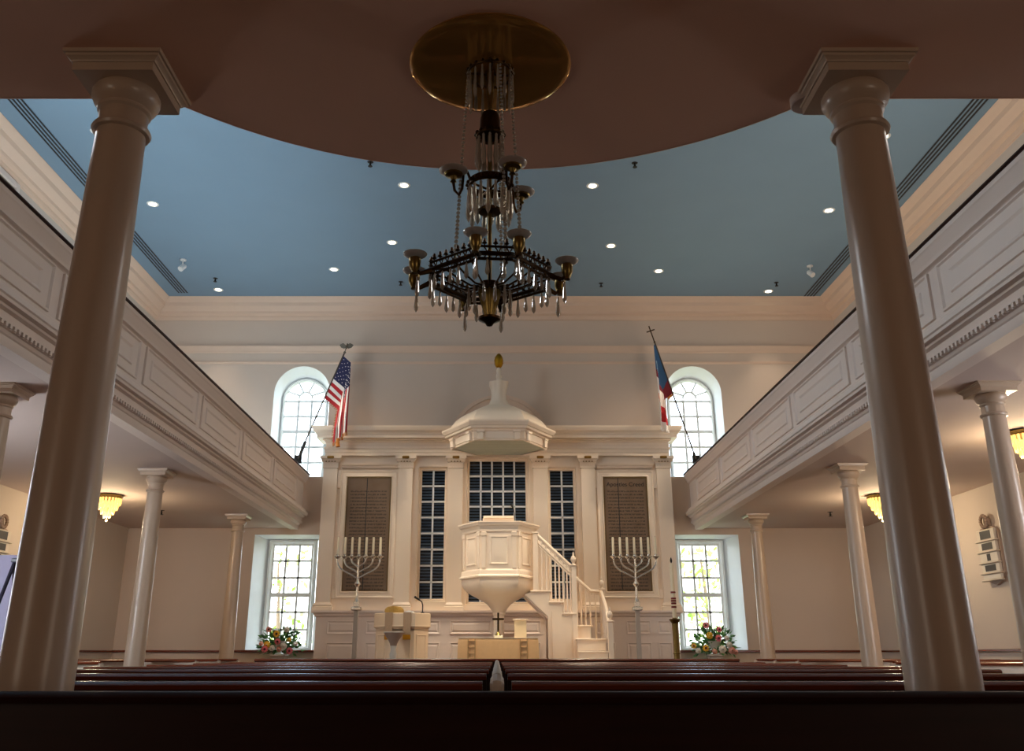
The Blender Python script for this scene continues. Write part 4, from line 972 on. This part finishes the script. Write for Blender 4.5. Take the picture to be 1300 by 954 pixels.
fr_m = MB()
for k in range(26):
    p = at(k/25, 1.0); fr_m.tube([p, p+Vector((rnd.gauss(0,.006),-.004,-.05))], .007, 5)
t.part('fringe', fr_m, 'flagwhite', parent=fo)
gf = MB()
for k in range(14):
    p = at(1.0, .01+k*.012); gf.tube([p, p+Vector((.012,-.004,-.05))], .007, 5)
t.part('gold_fringe', gf, 'fringe', parent=fo)

# ------------------------------------------------------------------ wall tablets
def memorial(sg, label):
    X = (XR-.001 if sg > 0 else XL+.001); s = -sg; y = 13.87
    t = T('memorial_tablet', label, 'wall tablet', (X, y, 2.0), 'marble wall tablets')
    def bx(d0, d1, a, b, z0, z1, bev=.008): xs_ = sorted((X+s*d0, X+s*d1)); return MB().bbox(xs_[0], xs_[1], y+a, y+b, z0, z1, bev)
    out = [(-.30,2.14),(-.17,2.02),(0,1.97),(.17,2.02),(.30,2.14),(.30,2.72),(.20,2.80),(.07,2.83),(.05,2.95),(-.05,2.95),(-.07,2.83),(-.20,2.80),(-.30,2.72)]
    t.part('back_slab', MB().prism(out, lambda a, z: (X,y+a,z), lambda a, z: (X+s*.05,y+a,z)), 'stonegrey', smooth=False)
    for z0, z1 in ((2.62,2.78),(2.46,2.60),(2.30,2.44),(2.15,2.28),(2.05,2.13)):
        p = t.part('plaque', bx(.05,.09,-.25,.25,z0,z1), 'stone')
        if z0 > 2.1:
            wd = .15 if z0 != 2.30 else .05
            t.part('inscription', bx(.09,.094,-wd,wd,z0+.02,z1-.02,.001), 'plaque', parent=p, label='black inscribed field')
        t.part('ledge', bx(.05,.12,-.28,.28,z0-.022,z0), 'stone', parent=p)
    w = MB()
    for i in range(14):
        a = 2*PI*i/14; w.ball((X+s*.08, y+.085*math.cos(a), 2.90+.085*math.sin(a)), .03, 6, 4)
    t.part('wreath', w, 'stonegrey')
memorial(1, 'white marble memorial tablet with black inscriptions on the right wall')
memorial(-1, 'marble memorial tablet at the left edge of the photo beside the big column')
t = T('easel', 'dark navy folding easel behind the big left column', 'easel', (-5.75,11.15,0))
ex, ey = -5.75, 11.15
t.part('head_bar', MB().bbox(ex-.075, ex+.075, ey-.03, ey+.03, 2.04, 2.09, .008), 'navyblack')
for a, b in ((-.5,-.12),(.42,-.1),(-.02,.5)):
    t.part('leg', MB().tube([(ex+(.05 if a > .1 else -.04), ey, 2.05), (ex+a*.9, ey+b, 0)], .022, 8), 'navyblack')
t.part('tray', MB().bbox(ex-.35, ex+.35, ey-.12, ey-.05, .98, 1.02, .008), 'navyblack')
single('display_board', MB().box(-6.75,-5.5,12.05,12.09,.0,2.22), 'lavender', 'pale lavender standing board behind the easel at the left edge', 'board', (-6.1,12.05,.0))

# ------------------------------------------------------------------ pews
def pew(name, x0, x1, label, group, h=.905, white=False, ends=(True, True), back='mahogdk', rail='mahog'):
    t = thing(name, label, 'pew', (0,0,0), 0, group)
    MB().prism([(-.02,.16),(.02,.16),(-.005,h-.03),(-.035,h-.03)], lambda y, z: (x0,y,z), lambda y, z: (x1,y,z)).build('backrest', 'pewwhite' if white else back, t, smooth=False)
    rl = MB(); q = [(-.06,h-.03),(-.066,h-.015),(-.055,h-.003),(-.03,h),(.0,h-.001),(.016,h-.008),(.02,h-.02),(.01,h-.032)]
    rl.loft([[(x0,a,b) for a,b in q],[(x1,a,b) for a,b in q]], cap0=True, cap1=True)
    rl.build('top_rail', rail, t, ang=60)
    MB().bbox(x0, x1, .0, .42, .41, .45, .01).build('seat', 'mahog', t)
    for k, x in enumerate((x0, x1)):
        if not ends[k]: continue
        e = [(-.06,0),(.42,0),(.42,.45),(.36,.62),(.12,.70),(.03,h-.02),(-.06,h-.02)]
        MB().prism(e, lambda y, z: (x-.02,y,z), lambda y, z: (x+.02,y,z)).build('end_panel', 'pewwhite', t, smooth=False)
    return t
ROWS = [3.66, 5.06, 6.46, 7.86, 9.26, 10.66, 12.06]
for sg, nm in ((-1,'left'),(1,'right')):
    x0, x1 = (-3.35, -.055) if sg < 0 else (.055, 3.35)
    p0 = pew('pew', x0, x1, '', 'mahogany pews in the centre blocks', ends=((True, False) if sg < 0 else (False, True)))
    for i, y in enumerate(ROWS):
        o = p0 if i == 0 else copy_tree(p0)
        o.location = (0,y,0); o['label'] = 'long dark mahogany pew %s of the white centre divider, %s row from the camera' % (nm, ORD[i])
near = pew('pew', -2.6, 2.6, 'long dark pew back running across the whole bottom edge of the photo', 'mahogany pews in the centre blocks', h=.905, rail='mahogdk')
near.location = (0,2.68,0)
# front screen
t = T('modesty_screen', 'mahogany capped modesty screen in front of the first row below the communion table', 'screen', (0,13.3,0))
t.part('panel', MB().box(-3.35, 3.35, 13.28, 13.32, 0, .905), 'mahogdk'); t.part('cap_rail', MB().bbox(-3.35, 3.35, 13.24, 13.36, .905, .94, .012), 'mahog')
# centre dividers with scrolled tops
d0 = thing('pew_divider', '', 'pew divider', (0,0,0), 0, 'white centre dividers')
sc_ = [(-.075,0),(.5,0),(.5,.5),(.42,.62),(.22,.68),(.10,.78),(.06,.88),(.03,.91),(-.05,.91),(-.075,.88)]
MB().prism(sc_, lambda y, z: (-.024,y,z), lambda y, z: (.024,y,z)).build('panel', 'pewwhite', d0, smooth=False)
MB().tube([(0,-.07,.3),(0,-.072,.84),(0,-.06,.89),(0,-.01,.905),(0,.04,.89),(0,.07,.84)], [.026,.027,.028,.026,.022,.010], 10).build('scroll_cap', 'pewwhite', d0)
for i, y in enumerate(ROWS):
    o = d0 if i == 0 else copy_tree(d0)
    o.location = (0.0,y,0); o['label'] = 'white scroll-topped divider between the pew blocks, %s from the camera' % ORD[i]
# side pews
SR = [6.0, 7.2, 9.0, 9.95, 13.1, 14.15, 15.2]
for sg, nm in ((-1,'left'),(1,'right')):
    x0, x1 = (XL+.06, -4.1) if sg < 0 else (4.1, XR-.06)
    p0 = pew('side_pew', x0, x1, '', 'white panelled pews under the galleries', .93, True)
    for i, y in enumerate(SR):
        o = p0 if i == 0 else copy_tree(p0)
        o.location = (0,y,0); o['label'] = 'white panelled pew with dark cap rail under the %s gallery, %s row from the camera' % (nm, ORD[i])

# ------------------------------------------------------------------ light
w = bpy.data.worlds.new('sky'); SC.world = w; w.use_nodes = True
nt = w.node_tree; bg = nt.nodes['Background']
sk = nt.nodes.new('ShaderNodeTexSky'); sk.sky_type = 'NISHITA'; sk.sun_disc = False; sk.sun_elevation = R(50); sk.sun_rotation = R(200)
mx = nt.nodes.new('ShaderNodeMix'); mx.data_type = 'RGBA'; mx.inputs[0].default_value = .93
nt.links.new(sk.outputs[0], mx.inputs[6]); mx.inputs[7].default_value = (.93,.97,1,1)
nt.links.new(mx.outputs[2], bg.inputs['Color']); bg.inputs['Strength'].default_value = 5.5

def area(name, loc, tgt, sx, sy, power, col=(1,1,1), portal=False):
    l = bpy.data.lights.new(name, 'AREA'); l.shape = 'RECTANGLE'; l.size = sx; l.size_y = sy; l.energy = power; l.color = col
    o = bpy.data.objects.new(name, l); COL.objects.link(o); o.location = loc
    o.rotation_euler = (Vector(tgt)-Vector(loc)).to_track_quat('-Z', 'Y').to_euler()
    if portal: l.cycles.is_portal = True
    return o
def spot(name, loc, tgt, power, ang, blend=.5, col=(1,.86,.68), size=.06):
    l = bpy.data.lights.new(name, 'SPOT'); l.energy = power; l.spot_size = R(ang); l.spot_blend = blend; l.color = col; l.shadow_soft_size = size
    o = bpy.data.objects.new(name, l); COL.objects.link(o); o.location = loc
    o.rotation_euler = (Vector(tgt)-Vector(loc)).to_track_quat('-Z', 'Y').to_euler(); return o
WARM = (1,.80,.60); COOL = (.86,.93,1)
# daylight of the unseen side windows on gallery level and below, beyond the frame
area('gallery_window_daylight', (XL+.1, 7.5, 6.2), (3, 9, 5.5), 2.2, 2.2, 260, COOL)
area('gallery_window_daylight', (XR-.1, 7.5, 6.2), (-3, 9, 5.5), 2.2, 2.2, 110, (1,.95,.9))
area('side_window_daylight', (XL+.1, 8.6, 2.1), (0, 13, 2.0), 1.2, 2.0, 190, COOL)
area('side_window_daylight', (XR-.1, 7.0, 2.1), (0, 12.0, 2.0), 1.2, 2.0, 105, (.95,.96,1))
for i, (x,y,l_) in enumerate(dl):
    spot('downlight_beam', (x,y,ZC-.03), (x,y,0), 115, 62 if y > 17.5 else 95, .8, WARM)
for x, y in ((-1.555,13.47),(1.6,13.49),(-2.0,15.7),(2.19,15.85)):
    spot('pulpit_spot', (x,y,ZC-.05), (x*.25,17.0,1.6), 560, 34, .9, (1,.84,.64))
for sg, x, y in ((-1,-6.15,16.4),(1,6.22,16.7)):
    spot('chancel_spot', (x,y-.1,ZC-.3), (sg*.3,17.6,2.6), 820, 40, .7, (1,.84,.65))
for x, y, l_ in lamps:
    p = bpy.data.lights.new('crystal_lamp_glow', 'POINT'); p.energy = 48; p.color = (1,.78,.5); p.shadow_soft_size = .1
    o = bpy.data.objects.new('crystal_lamp_glow', p); COL.objects.link(o); o.location = (x,y,ZS-.48)
# added fill lamps over the gallery decks, unseen behind the parapets, washing the ceiling
u = area('ceiling_fill', (-4.9, 11.5, 4.0), (-4.9, 11.5, 9), 1.2, 13, 230, (.80,.92,1)); u.rotation_euler = (PI, 0, 0)
u = area('ceiling_fill', (4.9, 11.5, 4.0), (4.9, 11.5, 9), 1.2, 13, 130, (1,.86,.70)); u.rotation_euler = (PI, 0, 0)
# unseen fill lamps added behind the camera for the front columns and soffit
area('rear_fill', (-5.2, YB+.1, 1.7), (-.5, 3.4, 2.4), 3.6, 2.2, 58, (1,.80,.62))
area('rear_fill', (5.2, YB+.1, 1.7), (.5, 3.4, 2.4), 3.6, 2.2, 58, (1,.80,.62))
for (a,b,c,d) in GL: area('window_portal', ((a+b)/2, GY+.25, (c+d)/2), ((a+b)/2, 0, (c+d)/2), b-a, d-c, 1, portal=True)
for (cx,r,z0,zs) in GA: area('window_portal', (cx, GY+.25, (z0+zs+r)/2), (cx, 0, (z0+zs+r)/2), 2*r, zs+r-z0, 1, portal=True)

# ------------------------------------------------------------------ camera
cd = bpy.data.cameras.new('camera'); cam = bpy.data.objects.new('camera', cd); COL.objects.link(cam)
cam.location = (0, 0, 1.0); cam.rotation_euler = (R(90)+math.atan(399/1150), 0, 0)
cd.sensor_width = 36; cd.lens = 36*1150/1300; cd.shift_x = 19/1300; cd.shift_y = -45/1300; cd.clip_start = .05
SC.camera = cam
SC.view_settings.view_transform = 'Standard'; SC.view_settings.look = 'None'; SC.view_settings.exposure = 0
SC.cycles.use_denoising = True; SC.cycles.max_bounces = 8; SC.cycles.diffuse_bounces = 5; SC.cycles.transparent_max_bounces = 24
SC.cycles.sample_clamp_indirect = 6; SC.cycles.caustics_reflective = False; SC.cycles.caustics_refractive = False
